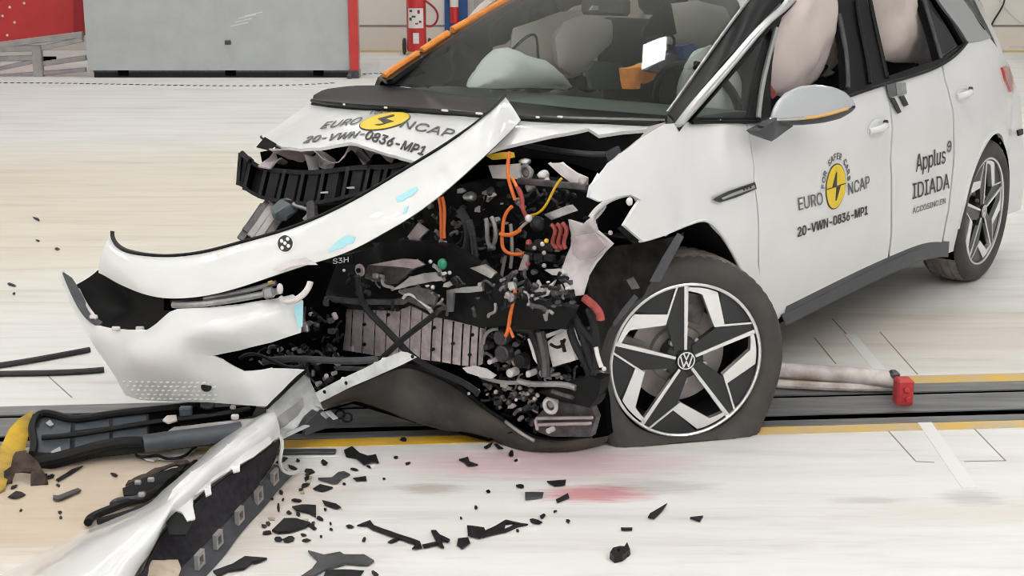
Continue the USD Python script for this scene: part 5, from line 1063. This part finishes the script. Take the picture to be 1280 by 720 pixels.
# --- inside
DV = np.array([0, 0, 1.0])
obj('dashboard', loft([[cw(s, t, z) for t in (-.70, -.3, .3, .70)] for s, z in ((.0, 1.05), (.25, 1.06), (.5, 1.05), (.68, 1.03), (.74, .95), (.70, .7))], 20, 16, .02, toward=cw(.3, 0, 3)), 'dash_green', K)
obj('cabin_floor', carbox(1.6, 0, .45, (2.4, 1.5, .04), .01), 'void', K)
for t in (-.36, .38):
    obj('seat_back', frame(cbox((.14, .50, .62), .05), cw(1.62, t, .98), RS + DV * .2, LT), 'seat_fabric', K); obj('seat_cushion', carbox(1.32, t, .60, (.55, .5, .16), .05), 'seat_fabric', K)
    obj('head_restraint', frame(cbox((.09, .26, .17), .035), cw(1.74, t, 1.38), RS + DV * .2, LT), 'seat_fabric', K)
obj('rear_seat', frame(cbox((.16, 1.3, .60), .05), cw(2.35, 0, .95), RS + DV * .2, LT), 'seat_fabric', K)
m = trimesh.creation.torus(.185, .017, major_sections=40, minor_sections=10); swc = cw(.80, .38, 1.02); ax = RS * .9 + DV * .42
obj('steering_wheel', frame(m, swc, LT, np.cross(ax / np.linalg.norm(ax), LT)), 'black_plastic', K)
obj('driver_airbag', blob(swc + RS * .10 + DV * .03, (.13, .19, .16), 3, .12, 9), 'airbag_white', K)
obj('steering_column', tube([swc, swc - ax * .25], .05, 12), 'black_plastic', K)
def bag(name, mt, pts, t, dp_=.08, noise=.02, freq=9, seed=0, label=None): return obj(name, pillow([T(x, y, t) for x, y in pts], dp_, .025, noise, freq, seed), mt, K, smooth=True, label=label)
bag('curtain_airbag', 'airbag_pink', [(962, 112), (958, 85), (964, 52), (976, 22), (990, 0), (1000, -30), (1036, -30), (1038, 5), (1036, 40), (1028, 75), (1016, 100), (1002, 108), (980, 118)], .66, .06, .035, 6, 1, 'pinkish deployed curtain airbag in the front window')
bag('curtain_airbag', 'airbag_pink', [(1030, -30), (1044, -10), (1052, 30), (1054, 58), (1040, 78), (1024, 94), (1030, 60), (1034, 20)], .60, .06, .015, 10, 2)
bag('curtain_airbag', 'airbag_pink', [(1078, -30), (1085, 0), (1095, 40), (1105, 72), (1118, 75), (1135, 75), (1152, 80), (1168, 78), (1166, 55), (1154, 20), (1140, -15), (1130, -30)], .64, .05, .035, 9, 3, 'pinkish deployed curtain airbag in the rear window')
obj('seat_belt', tube([T(*p, .62) for p in [(1056, 58), (1042, 72), (1028, 88), (1018, 100)]], .012, 6), 'black_plastic', K)
obj('side_airbag', pillow([T(*p, .58) for p in [(1028, 92), (1045, 80), (1058, 66), (1058, 86), (1040, 94)]], .03, .03), 'airbag_pink', K)
obj('seat_marker', sheet([T(*p, .56) for p in [(1052, 98), (1058, 92), (1058, 104), (1050, 110)]], .005), 'yellow_paint', K)
obj('door_strap', sheet([T(*p, .74) for p in [(962, 104), (972, 118), (966, 124), (962, 120)]], .005), 'red_plastic', K)
obj('door_inner', spanel([(944, 153), (1060, 122), (1180, 82), (1206, 56), (1206, 90), (1100, 200), (950, 240)], .03, .1, -.10), 'soot', K)
# seen through the windscreen
obj('far_door_inner', sheet([T(x, y, -.74) for x, y in [(488, 106), (560, 112), (640, 112), (760, 112), (840, 112), (840, 90), (700, 88), (640, 70), (612, 70), (606, 74), (560, 96)]], .02, .1), 'soot', K)
obj('far_pillar_inner', sheet([T(x, y, -.62) for x, y in [(492, 106), (530, 106), (596, 96), (612, 66), (642, 52), (690, 22), (800, -22), (720, -34), (648, 2), (600, 32), (540, 72)]], .02, .1), 'soot', K)
obj('far_curtain', loft([[cw(s, -.76, 1.0) for s in (.7, 1.2, 1.8, 2.4, 2.9)], [cw(s, -.78, 1.2) for s in (.75, 1.2, 1.8, 2.4, 2.9)], [cw(s, -.66, 1.44) for s in (.95, 1.3, 1.8, 2.4, 2.9)]], 30, 12, .03, noise=.03, freq=6, toward=cw(1, 3, 1)), 'curtain_beige', K)
bag('passenger_airbag', 'airbag_white', [(588, 106), (597, 92), (608, 76), (620, 65), (634, 63), (655, 72), (676, 78), (690, 92), (706, 108), (660, 106), (620, 107)], -.30, .10, .02, 8, 4, 'pale deployed passenger airbag on the dashboard')
bag('passenger_airbag_lobe', 'airbag_white', [(662, 104), (672, 88), (684, 82), (694, 92), (708, 109)], -.26, .05, .01, 10, 5)
bag('side_curtain', 'curtain_beige', [(640, 64), (643, 38), (668, 30), (700, 18), (735, 15), (764, 26), (766, 46), (745, 62), (734, 86), (712, 92), (690, 84), (660, 76)], -.58, .04, .02, 7, 6)
bag('side_curtain', 'curtain_beige', [(696, 48), (706, 30), (728, 22), (762, 28), (764, 50), (745, 68), (732, 84), (716, 90), (700, 80)], -.50, .07, .02, 9, 7)
obj('curtain_seam', tube([T(*p, -.53) for p in [(640, 62), (650, 53), (670, 46), (672, 60), (674, 76)]], .006, 6), 'seat_fabric', K)
obj('door_pull', sheet([T(*p, -.2) for p in [(735, 88), (745, 76), (770, 78), (786, 92), (788, 112), (740, 112)]], .02, .01), 'dash_green', K)
bag('rear_curtain', 'curtain_beige', [(836, 52), (838, 8), (870, 4), (905, 12), (915, 40), (890, 58), (866, 60)], -.1, .06, .02, 9, 8)
obj('display_screen', sheet([T(*p, .06) for p in [(803, 46), (806, 34), (830, 6), (839, 5), (846, 42), (838, 45), (820, 50)]], .012), 'black_gloss', K)
m = trimesh.creation.torus(.03, .006, major_sections=24, minor_sections=8)
for px, py in ((819, 54), (834, 52)): obj('display_bracket', frame(m, T(px, py, .08), RS * .4 + LT, DV), 'black_plastic', K)
obj('orange_cover', sheet([T(*p, .18) for p in [(782, 86), (800, 84), (818, 78), (824, 88), (828, 95), (812, 103), (802, 104), (800, 111), (786, 111)]], .03, .01, 12), 'orange_tape', K, label='bright orange object on the dashboard')
obj('instrument_cluster', sheet([T(*p, .25) for p in [(808, 88), (838, 66), (862, 72), (858, 84), (824, 92)]], .03), 'grey_plastic', K)
obj('blue_instrument', sheet([T(*p, .30) for p in [(852, 58), (868, 54), (872, 64), (866, 74), (856, 74)]], .03), 'blue_plastic', K)
obj('driver_airbag', pillow([T(*p, .40) for p in [(858, 82), (872, 66), (888, 60), (880, 74), (870, 86)]], .03), 'airbag_white', K)
obj('mirror_display', frame(cbox((.04, .22, .07), .012), T(757, 8, 0.0), RS, LT), 'black_gloss', K)
obj('sun_sensor', sheet([T(*p, -.02) for p in [(738, 13), (742, 7), (766, 7), (764, 12)]], .01), 'galv', K)
# ------------------------------------------------------------------ loose pieces on the floor
t = thing('torn_bumper_section', 'long torn white bumper section with dark inside, lying on the floor at lower left', 'bumper', tuple(Z(250, 600)))
left = [(-60, 735, .01), (22, 709, .01), (75, 679, .012), (112, 660, .015), (150, 645, .02), (180, 632, .025), (202, 614, .03), (225, 595, .04), (262, 561, .05), (300, 531, .07), (334, 515, .10)]
crest = [(-20, 770, .12), (60, 735, .13), (108, 705, .14), (140, 682, .15), (172, 660, .16), (200, 640, .17), (222, 612, .18), (250, 585, .19), (285, 558, .19), (320, 534, .19), (345, 519, .18)]
right = [(60, 830, .09), (120, 790, .09), (150, 755, .09), (170, 718, .09), (188, 690, .10), (205, 660, .12), (235, 632, .14), (264, 606, .145), (300, 580, .15), (328, 561, .15), (350, 545, .15)]
fL, fC, fR = [[Z(*p) for p in L_] for L_ in (left, crest, right)]
skin = loft([fL, fC, fR], 70, 16, .006, noise=.004, freq=9)
obj('skin', skin, 'white_paint', t)
obj('torn_end', sheet([Z(332, 514, .11), Z(352, 495, .15), Z(372, 473, .20), Z(384, 463, .23), Z(388, 475, .20), Z(392, 487, .17), Z(400, 506, .13), Z(416, 520, .09), Z(408, 524, .09), Z(390, 512, .12), Z(380, 520, .11), Z(362, 536, .11), Z(345, 548, .13)], .006, .03, 10, .02, seed=3), 'white_scuffed', t)
obj('torn_end_fold', sheet([Z(340, 525, .17), Z(378, 498, .185), Z(380, 508, .165), Z(372, 520, .15), Z(348, 536, .15)], .006, .025, 16, .015, seed=8), 'galv', t)
obj('torn_end_edge', tube([Z(333, 511, .12), Z(356, 488, .17), Z(381, 464, .235)], .007, 6), 'black_plastic', t)
for a, b in (((392, 497, .15), (420, 524, .10)), ((345, 550, .12), (384, 532, .10)), ((390, 488, .16), (398, 508, .13))): obj('edge_flap', bar(Z(*a), Z(*b), .022, .005, .002), 'white_scuffed', t)
obj('corner_bracket', sheet([Z(382, 530, .09), Z(400, 512, .12), Z(432, 512, .10), (Z(436, 522, .07)), Z(404, 536, .05), Z(380, 545, .05)], .012, .01), 'slate_plastic', t)
for px, py in ((425, 518), (434, 522)): c = Z(px, py, .10); obj('bracket_hook', frame(trimesh.creation.torus(.016, .004, major_sections=16, minor_sections=6), c, RX, RY + DV), 'black_plastic', t)
fl = [(336, 540, .172), (340, 552, .160), (318, 570, .158), (300, 580, .156), (300, 588, .150), (292, 590, .150), (290, 586, .154), (263, 604, .152), (264, 617, .144), (257, 621, .142), (255, 613, .148), (241, 622, .146), (241, 633, .138), (244, 648, .13), (234, 652, .13), (227, 641, .138), (206, 632, .15), (216, 612, .178), (240, 590, .19), (285, 556, .195), (318, 534, .19)]
obj('skin_flap', sheet([Z(x, y, z + .008) for x, y, z in fl], .005, .004, 9, .02), 'white_paint', t)
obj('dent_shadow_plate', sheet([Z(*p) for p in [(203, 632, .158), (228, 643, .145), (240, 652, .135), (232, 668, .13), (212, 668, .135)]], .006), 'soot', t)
inL = [p - [0, 0, .012] + FWD * .01 for p in fR[3:]]
inR = [Z(*p) for p in [(215, 735, .03), (222, 716, .03), (240, 697, .03), (262, 675, .035), (282, 654, .04), (302, 632, .045), (323, 607, .05), (342, 580, .055)]]
obj('inner_backing', loft([inL, [(a + b) / 2 - [0, 0, .02] for a, b in zip(inL, inR)], inR], 50, 10, .006, noise=.006, freq=14), 'grille_cloth', t)
inE = [Z(*p) for p in [(245, 742, .004), (256, 722, .004), (276, 700, .004), (294, 676, .004), (312, 654, .004), (332, 632, .004), (350, 610, .006), (366, 594, .01)]]
obj('mounting_rail', loft([inR, [(a + b) / 2 + [0, 0, .006] for a, b in zip(inR, inE)], inE], 50, 8, .008), 'grey_plastic', t)
obj('end_edge', tube([Z(350, 545, .15), Z(352, 562, .11), Z(350, 578, .07), Z(356, 590, .03), Z(374, 588, .02)], .006, 6), 'wall_grey', t)
for px, py in ((341, 596), (321, 619), (297, 644), (270, 674), (247, 699)):
    c = Z(px, py, .045); r_ = (inR[6] - inR[2]); n_ = np.cross(r_, FWD)
    sq = sbox(-.022, -.022, .022, .022).difference(sbox(-.012, -.012, .012, .012)); m = ext(sq, 0, .012)
    fr = frame(m, c, r_, UPV - FWD * .3); obj('clip_frame', fr, 'galv', t); obj('clip_core', frame(cbox((.02, .02, .008), .002), c, r_, UPV - FWD * .3), 'soot', t)
obj('tan_board', sheet([Z(*p) for p in [(172, 740, .05), (178, 708, .07), (186, 700, .075), (205, 703, .07), (222, 702, .06), (226, 712, .05), (218, 735, .04)]], .01, .01, 12), 'tan', t)

t = thing('underbody_tray', 'dark slate plastic tray with ribs lying across the rail at left', 'tray', tuple(Z(150, 545)))
def zz(y): return float(np.interp(y, [505, 585], [.11, .012]))
def tp(x, y, dz=0.0): return Z(40 * 0 + x, y, zz(y) + dz)
tray = [tp(*p) for p in q(0, 480, 4, [(150, 370), (150, 230), (165, 165), (200, 138), (262, 138), (370, 160), (480, 148), (660, 130), (740, 126), (1000, 92), (1060, 80), (1280, 112), (1390, 130), (1380, 160), (1250, 200), (1200, 235), (1100, 275), (900, 300), (720, 318), (460, 348), (340, 378), (250, 402), (190, 398)])]
obj('base', sheet(tray, .02, 0, cell=.2), 'dark_plastic', t)
for pg in ([(180, 340), (178, 210), (205, 165), (270, 165), (355, 185), (352, 240), (215, 262), (215, 275), (350, 262), (350, 322), (260, 345)], [(375, 182), (540, 165), (545, 212), (375, 232)], [(565, 162), (728, 138), (732, 190), (565, 208)], [(375, 262), (545, 242), (545, 285), (375, 318)], [(565, 240), (735, 215), (735, 262), (565, 284)]):
    obj('tray_panel', sheet([tp(*p, .012) for p in q(0, 480, 4, pg)], .012, 0, cell=.2), 'slate_plastic', t)
for pts, r in (([(160, 350), (160, 230), (175, 175), (205, 148), (262, 150), (365, 175), (480, 162), (720, 132), (1000, 100)], .013), ([(210, 268), (480, 238), (740, 195), (1000, 165), (1250, 122)], .010), ([(190, 385), (260, 372), (420, 330), (720, 290)], .018)):
    obj('rib', tube([tp(*p, .02) for p in q(0, 480, 4, pts)], r, 8), 'black_plastic', t)
obj('deflector', tube([tp(*p, .03) for p in q(0, 480, 4, [(720, 300), (900, 275), (1100, 250), (1210, 232)])], .030, 14), 'slate_plastic', t)
obj('side_plate', sheet([tp(*p, .02) for p in q(0, 480, 4, [(840, 235), (870, 215), (1120, 190), (1290, 172), (1290, 195), (1100, 222), (900, 245)])], .008, .004), 'galv', t)
obj('recess', sheet([tp(*p, .014) for p in q(0, 480, 4, [(745, 135), (1280, 105), (1260, 150), (1000, 190), (745, 265)])], .008, 0, cell=.2), 'void', t)
for (x, y), s_, m_ in (((930, 135), .03, 'slate_plastic'), ((1175, 165), .018, 'primer_white'), ((1165, 117), .014, 'primer_white')): obj('clip', frame(cbox((s_ * 1.4, s_, s_), .004), tp(*q(0, 480, 4, [(x, y)])[0], .03), RX, RY), m_, t)
c = tp(*q(0, 480, 4, [(1042, 103)])[0], .03); obj('cap', frame(cyl((0, 0, 0), (0, 0, .02), .024, 18), c, RX, RY + DV * .8), 'grey_plastic', t)
obj('label_bits', sheet([tp(*p, .03) for p in q(0, 480, 4, [(812, 175), (835, 152), (880, 150), (885, 175), (840, 190)])], .006, .006), 'tow_white', t)
for pg in ([(250, 340), (300, 312), (305, 330), (280, 352)], [(228, 195), (250, 178), (268, 200), (250, 212)]): obj('scratch', sheet([tp(*p, .016) for p in q(0, 480, 4, pg)], .003, cell=9), 'galv', t)

single('yellow_panel', sheet([Z(*p) for p in [(41, 514, .10), (38, 530, .08), (34, 552, .05), (30, 566, .035), (14, 588, .02), (6, 610, .012), (-20, 625, .01), (-20, 585, .04), (2, 556, .07), (12, 536, .09), (24, 524, .10)]], .012, .012, 10, .02, seed=4), 'yellow_paint', 'torn yellow painted sheet beside the dark tray at the left edge', 'panel')
single('charred_fragment', sheet([Z(*p) for p in [(20, 566, .07), (30, 564, .08), (46, 574, .06), (54, 590, .04), (57, 602, .015), (48, 604, .01), (37, 605, .01), (38, 588, .04), (18, 592, .03), (12, 602, .012), (5, 602, .012), (5, 590, .03), (14, 584, .05)]], .012, .025, 16, .015, seed=6), 'rust', 'brown charred honeycomb fragment below the yellow sheet', 'fragment')
t = thing('trim_frame', 'thin black plastic trim frame on the floor behind the torn bumper section', 'frame', tuple(Z(180, 620)))
fz = q(0, 480, 4, [(440, 692), (480, 655), (560, 622), (640, 592), (720, 570), (800, 520), (900, 452), (980, 395)])
obj('rail', tube([Z(x, y, .02) for x, y in fz], .013, 8), 'black_plastic', t); obj('rail', tube([Z(x, y, .03) for x, y in q(0, 480, 4, [(490, 690), (620, 655), (720, 618), (800, 570), (900, 500)])], .012, 8), 'black_plastic', t)
obj('plate', sheet([Z(x, y, .03) for x, y in q(0, 480, 4, [(612, 512), (650, 500), (740, 480), (860, 440), (940, 405), (880, 470), (780, 520), (700, 560), (620, 562)])], .01, .02, 12), 'soot', t)
obj('crumbs', sheet([Z(x, y, .035) for x, y in q(0, 480, 4, [(625, 495), (680, 455), (800, 425), (920, 390), (960, 398), (880, 420), (780, 455), (690, 485)])], .006, .02, 20, .015), 'rust', t)
for p in ((690, 492), (755, 478), (708, 552)): c = q(0, 480, 4, [p])[0]; obj('clip', frame(cbox((.02, .014, .014), .003), Z(*c, .055), RX, RY), 'galv', t)
obj('arm', tube([Z(x, y, .03) for x, y in q(0, 480, 4, [(560, 600), (620, 575), (700, 565), (720, 545)])], .008, 8), 'grey_plastic', t)
t = thing('white_fragment', 'curved white fragment with dark rim lying under the dark tray', 'fragment', tuple(Z(220, 565)))
obj('plate', sheet([Z(x, y, .012) for x, y in q(0, 480, 4, [(690, 350), (800, 345), (880, 325), (978, 313), (940, 345), (890, 368), (840, 372), (790, 365), (770, 378), (730, 372)])], .006, .006), 'white_scuffed', t)
obj('rim', tube([Z(x, y, .016) for x, y in q(0, 480, 4, [(680, 352), (740, 362), (790, 358), (830, 372), (890, 370), (945, 342), (982, 312)])], .005, 6), 'black_plastic', t)
single('metal_strip', bar(Z(344, 565, .006), Z(420, 564.5, .006), .035, .01, .003), 'grey_plastic', 'flat grey metal strip on the floor beside the yellow stripe', 'strip')
single('white_strip', bar(Z(346, 571.5, .003), Z(424, 570, .003), .012, .004, .001), 'tape_white', 'narrow white strip on the floor in front of the flat grey metal strip', 'strip')

# shards: each its own thing
big = [((320, 540), [(440, 90), (480, 70), (520, 105), (560, 120), (600, 110), (615, 155), (580, 150), (540, 165), (500, 130), (450, 120)], 'jagged black shard beside the yellow stripe'),
 ((320, 540), [(505, 465), (570, 440), (590, 465), (700, 505), (820, 545), (830, 575), (780, 582), (800, 560), (690, 522), (580, 482), (555, 465)], 'long thin bent black plastic strip on the white floor'),
 ((320, 540), [(875, 490), (900, 490), (920, 512), (970, 535), (960, 545), (922, 532), (940, 575), (922, 570), (905, 558), (840, 572), (832, 560), (902, 548)], 'forked black bracket next to the thin bent strip'),
 ((320, 540), [(1055, 465), (1140, 475), (1152, 500), (1120, 530), (1060, 515)], 'thick dark block at the end of the broken black frame'),
 ((320, 540), [(1010, 530), (1060, 525), (1070, 550), (1030, 580), (1005, 560)], 'small dark square chip below the thick dark block'),
 ((320, 540), [(260, 590), (300, 600), (340, 612), (420, 597), (440, 610), (540, 610), (590, 640), (560, 660), (450, 652), (390, 670), (345, 682), (290, 715), (220, 720), (280, 680), (310, 640)], 'large branching black shard near the bottom edge'),
 ((320, 540), [(350, 690), (430, 685), (540, 690), (520, 720), (510, 740), (330, 740)], 'flat black piece cut by the bottom edge'),
 ((320, 540), [(180, 370), (230, 360), (300, 365), (300, 420), (260, 400), (200, 390)], 'black shard above the dark heap of fragments'),
 ((320, 540), [(80, 490), (140, 430), (200, 430), (270, 450), (250, 470), (170, 495), (110, 500)], 'broad dark heap-like shard among the brown crumbs'),
 ((320, 540), [(330, 340), (400, 355), (425, 375), (400, 382), (345, 362)], 'slim black shard pointing right of the fragment heap'),
 ((320, 540), [(285, 280), (320, 258), (385, 275), (330, 292)], 'diamond-shaped black shard beside the torn bumper'),
 ((320, 540), [(310, 230), (380, 225), (410, 200), (440, 195), (470, 210), (430, 225), (410, 250), (380, 250)], 'hooked black shard near the yellow stripe'),
 ((320, 540), [(485, 230), (550, 220), (552, 240), (500, 242)], 'flat black chip right of the hooked shard'),
 ((320, 540), [(1015, 135), (1060, 122), (1068, 145), (1110, 160), (1060, 166), (1040, 145)], 'forked black shard on the pink stain edge'),
 ((320, 540), [(1140, 72), (1182, 48), (1172, 66), (1150, 78)], 'small black shard under the front of the undertray'),
 ((320, 540), [(1190, 56), (1205, 55), (1238, 80), (1210, 82)], 'small curved black shard under the undertray'),
 ((600, 540), [(335, 245), (430, 238), (426, 260), (370, 266)], 'black trapezoid chip above the red stain'),
 ((600, 540), [(225, 300), (318, 300), (312, 320), (226, 331)], 'black rectangular chip left of the red stain'),
 ((600, 540), [(380, 335), (440, 305), (446, 325), (386, 350)], 'black tilted chip touching the red stain'),
 ((600, 540), [(840, 425), (850, 405), (935, 357), (916, 385), (870, 431)], 'pointed dark wedge alone on the white floor'),
 ((600, 540), [(1050, 425), (1115, 418), (1100, 440)], 'tiny dark triangle right of the pointed wedge'),
 ((600, 540), [(704, 477), (762, 477), (760, 488), (706, 488)], 'small grey bar above the black ring piece'),
 ((0, 480), [(280, 475), (330, 445), (360, 425), (415, 410), (352, 447), (292, 482)], 'slim black shard in front of the dark tray'),
 ((0, 480), [(265, 555), (290, 558), (390, 520), (406, 530), (350, 555), (290, 580), (265, 572)], 'thick black shard below the slim one in front of the tray'),
 ((0, 480), [(38, 565), (80, 535), (110, 540), (128, 552), (80, 570)], 'black shard below the charred fragment'),
 ((320, 540), [(-20, 640), (20, 630), (55, 632), (20, 645), (-10, 655)], 'black sliver close to the torn bumper rail at the bottom'),
 ((100, 540), [(665, 690), (760, 660), (825, 620), (935, 630), (860, 650), (820, 680), (740, 690), (690, 715)], 'grey and black torn flap below the torn bumper rail')]
for i, (o, pg, lb_) in enumerate(big):
    pts = q(o[0], o[1], 4, pg); th = .003 + .0015 * (i % 3)
    single('shard', sheet([Z(x, y, .004 + th) for x, y in pts], th, .003, 14, .02, seed=i), 'shard_grey' if i % 6 == 5 else 'shard', lb_, 'shard', 'broken plastic shards')
fr_ = q(600, 540, 4, [(10, 522), (30, 490), (130, 438), (240, 455), (190, 465), (130, 492), (70, 505)])
hole = q(600, 540, 4, [(122, 480), (128, 455), (180, 448), (150, 468)])
single('shard', sheet([Z(x, y, .009) for x, y in fr_], .005, .004, 14, .02, holes=[[Z(x, y, .009) for x, y in hole]]), 'shard', 'broken black frame piece with a hole in it', 'shard', 'broken plastic shards')
rg = q(600, 540, 4, [(650, 600), (665, 575), (700, 565), (722, 566), (736, 545), (750, 580), (730, 600), (712, 615), (672, 625)])
single('shard', sheet([Z(x, y, .02) for x, y in rg], .018, .004, 14, .02, holes=[[Z(x, y, .02) for x, y in q(600, 540, 4, [(682, 588), (690, 578), (702, 584), (696, 598)])]]), 'shard', 'black ring-shaped piece with a tail on the white floor', 'shard', 'broken plastic shards')
small = [(320, 540, *a) for a in [(340, 150, 35, 25), (185, 175, 50, 15), (265, 195, 50, 30), (205, 340, 55, 15), (112, 375, 12, 50), (320, 430, 40, 18), (210, 410, 25, 25), (55, 500, 50, 20), (110, 535, 40, 25), (165, 535, 60, 30), (250, 540, 50, 15), (235, 512, 30, 10), (470, 470, 35, 15), (690, 540, 60, 15), (540, 535, 15, 25), (595, 705, 40, 20), (125, 300, 20, 25), (85, 190, 30, 40), (130, 140, 60, 22), (1160, 295, 15, 12), (1100, 375, 15, 20), (1025, 428, 10, 10), (700, 125, 18, 10), (760, 155, 25, 10), (738, 35, 30, 22), (565, 172, 20, 10), (490, 185, 40, 10), (375, 485, 15, 10), (325, 520, 12, 10), (440, 258, 14, 8), (345, 385, 12, 12), (372, 455, 10, 14), (165, 400, 22, 16), (135, 335, 14, 10), (80, 330, 16, 10), (210, 140, 16, 12), (640, 232, 8, 6), (280, 470, 50, 26), (245, 265, 40, 20), (255, 230, 26, 30)]]
small += [(320, 540, *a) for a in [(255, 212, 20, 14), (262, 245, 24, 16), (225, 285, 30, 14), (80, 430, 40, 14), (60, 455, 30, 20), (245, 440, 40, 12), (285, 455, 24, 16), (230, 300, 22, 10), (40, 470, 26, 16), (270, 225, 16, 10)]]
small += [(600, 540, *a) for a in [(155, 105, 22, 30), (203, 270, 45, 18), (312, 420, 25, 22), (277, 446, 62, 22), (440, 443, 20, 18), (188, 490, 14, 12), (42, 295, 16, 12), (180, 140, 12, 8), (375, 395, 14, 8)]]
small += [(0, 480, *a) for a in [(255, 460, 45, 22), (70, 512, 40, 15), (292, 505, 18, 14), (570, 452, 32, 12), (300, 640, 22, 12), (305, 665, 12, 8), (105, 630, 14, 8), (440, 355, 14, 10)]]
small += [(0, 250, *[v * 1.5 for v in a]) for a in [(122, 62, 26, 8), (40, 281, 30, 7), (47, 311, 8, 6), (191, 162, 14, 6), (126, 134, 14, 4)]]
rs_ = random.Random(5)
ORD = ['near the torn bumper rail', 'among the scattered fragments on the white floor', 'on the tan floor at left', 'on the far floor at left']
chips = []
for i, (ox, oy, x, y, w, h) in enumerate(small):
    cx, cy = ox + x / 4, oy + y / 4; n = rs_.randint(5, 7); sk = rs_.uniform(-.4, .4); pg = []
    for k in range(n):
        a = 2 * math.pi * (k + rs_.uniform(-.2, .2)) / n; r = rs_.uniform(.7, 1.1)
        pg.append((cx + (w / 8 + .6) * r * math.cos(a), cy + (h / 8 + .5) * r * math.sin(a) - sk * (w / 8) * math.cos(a)))
    th = .0025; grp = 'small black plastic chips'
    chips.append((cx, cy, w / 4, h / 4, [Z(px, py, .003 + th) for px, py in pg], ('rust', 'tan')[i % 2] if ox == 320 and 30 < x < 300 and 200 < y < 480 and i > 39 else 'shard'))
REF = [(int(sum(p[0] for p in pg) / len(pg) / 4 + o[0]), int(sum(p[1] for p in pg) / len(pg) / 4 + o[1]), lb_) for o, pg, lb_ in big] + [(648, 660, 'broken black frame piece'), (775, 686, 'black ring-shaped piece'), (35, 590, 'charred fragment'), (55, 440, 'black floor cables'), (20, 300, 'left edge of the far floor')]
seen = {}
for cx, cy, w, h, pts, m_ in sorted(chips, key=lambda c: (c[1], c[0])):
    near = sorted(REF, key=lambda r: math.hypot(r[0] - cx, (r[1] - cy) * 1.6))
    size = 'tiny' if w * h < 12 else 'small' if w * h < 60 else 'fair-sized'; form = 'elongated' if max(w, h) > 2.6 * min(w, h) else 'compact'
    for r in near:
        dx, dy = cx - r[0], cy - r[1]; way = ('right of' if dx > 0 else 'left of') if abs(dx) > 1.5 * abs(dy) else ('in front of' if dy > 0 else 'behind')
        w_ = ' '.join(r[2].split()[:8]).removesuffix(' on the').removesuffix(' the').removesuffix(' of').removesuffix(' in').removesuffix(' in front').removesuffix(' at').removesuffix(' by'); lab = f'{size} {form} {dict(rust="brown", tan="tan").get(m_, "black")} chip {way} the {w_}'
        if lab not in seen: break
    seen[lab] = 1
    lab = ' '.join(lab.split()[:16])
    single('plastic_chip', sheet(pts, .0025, cell=9), m_, lab, 'chip', grp)
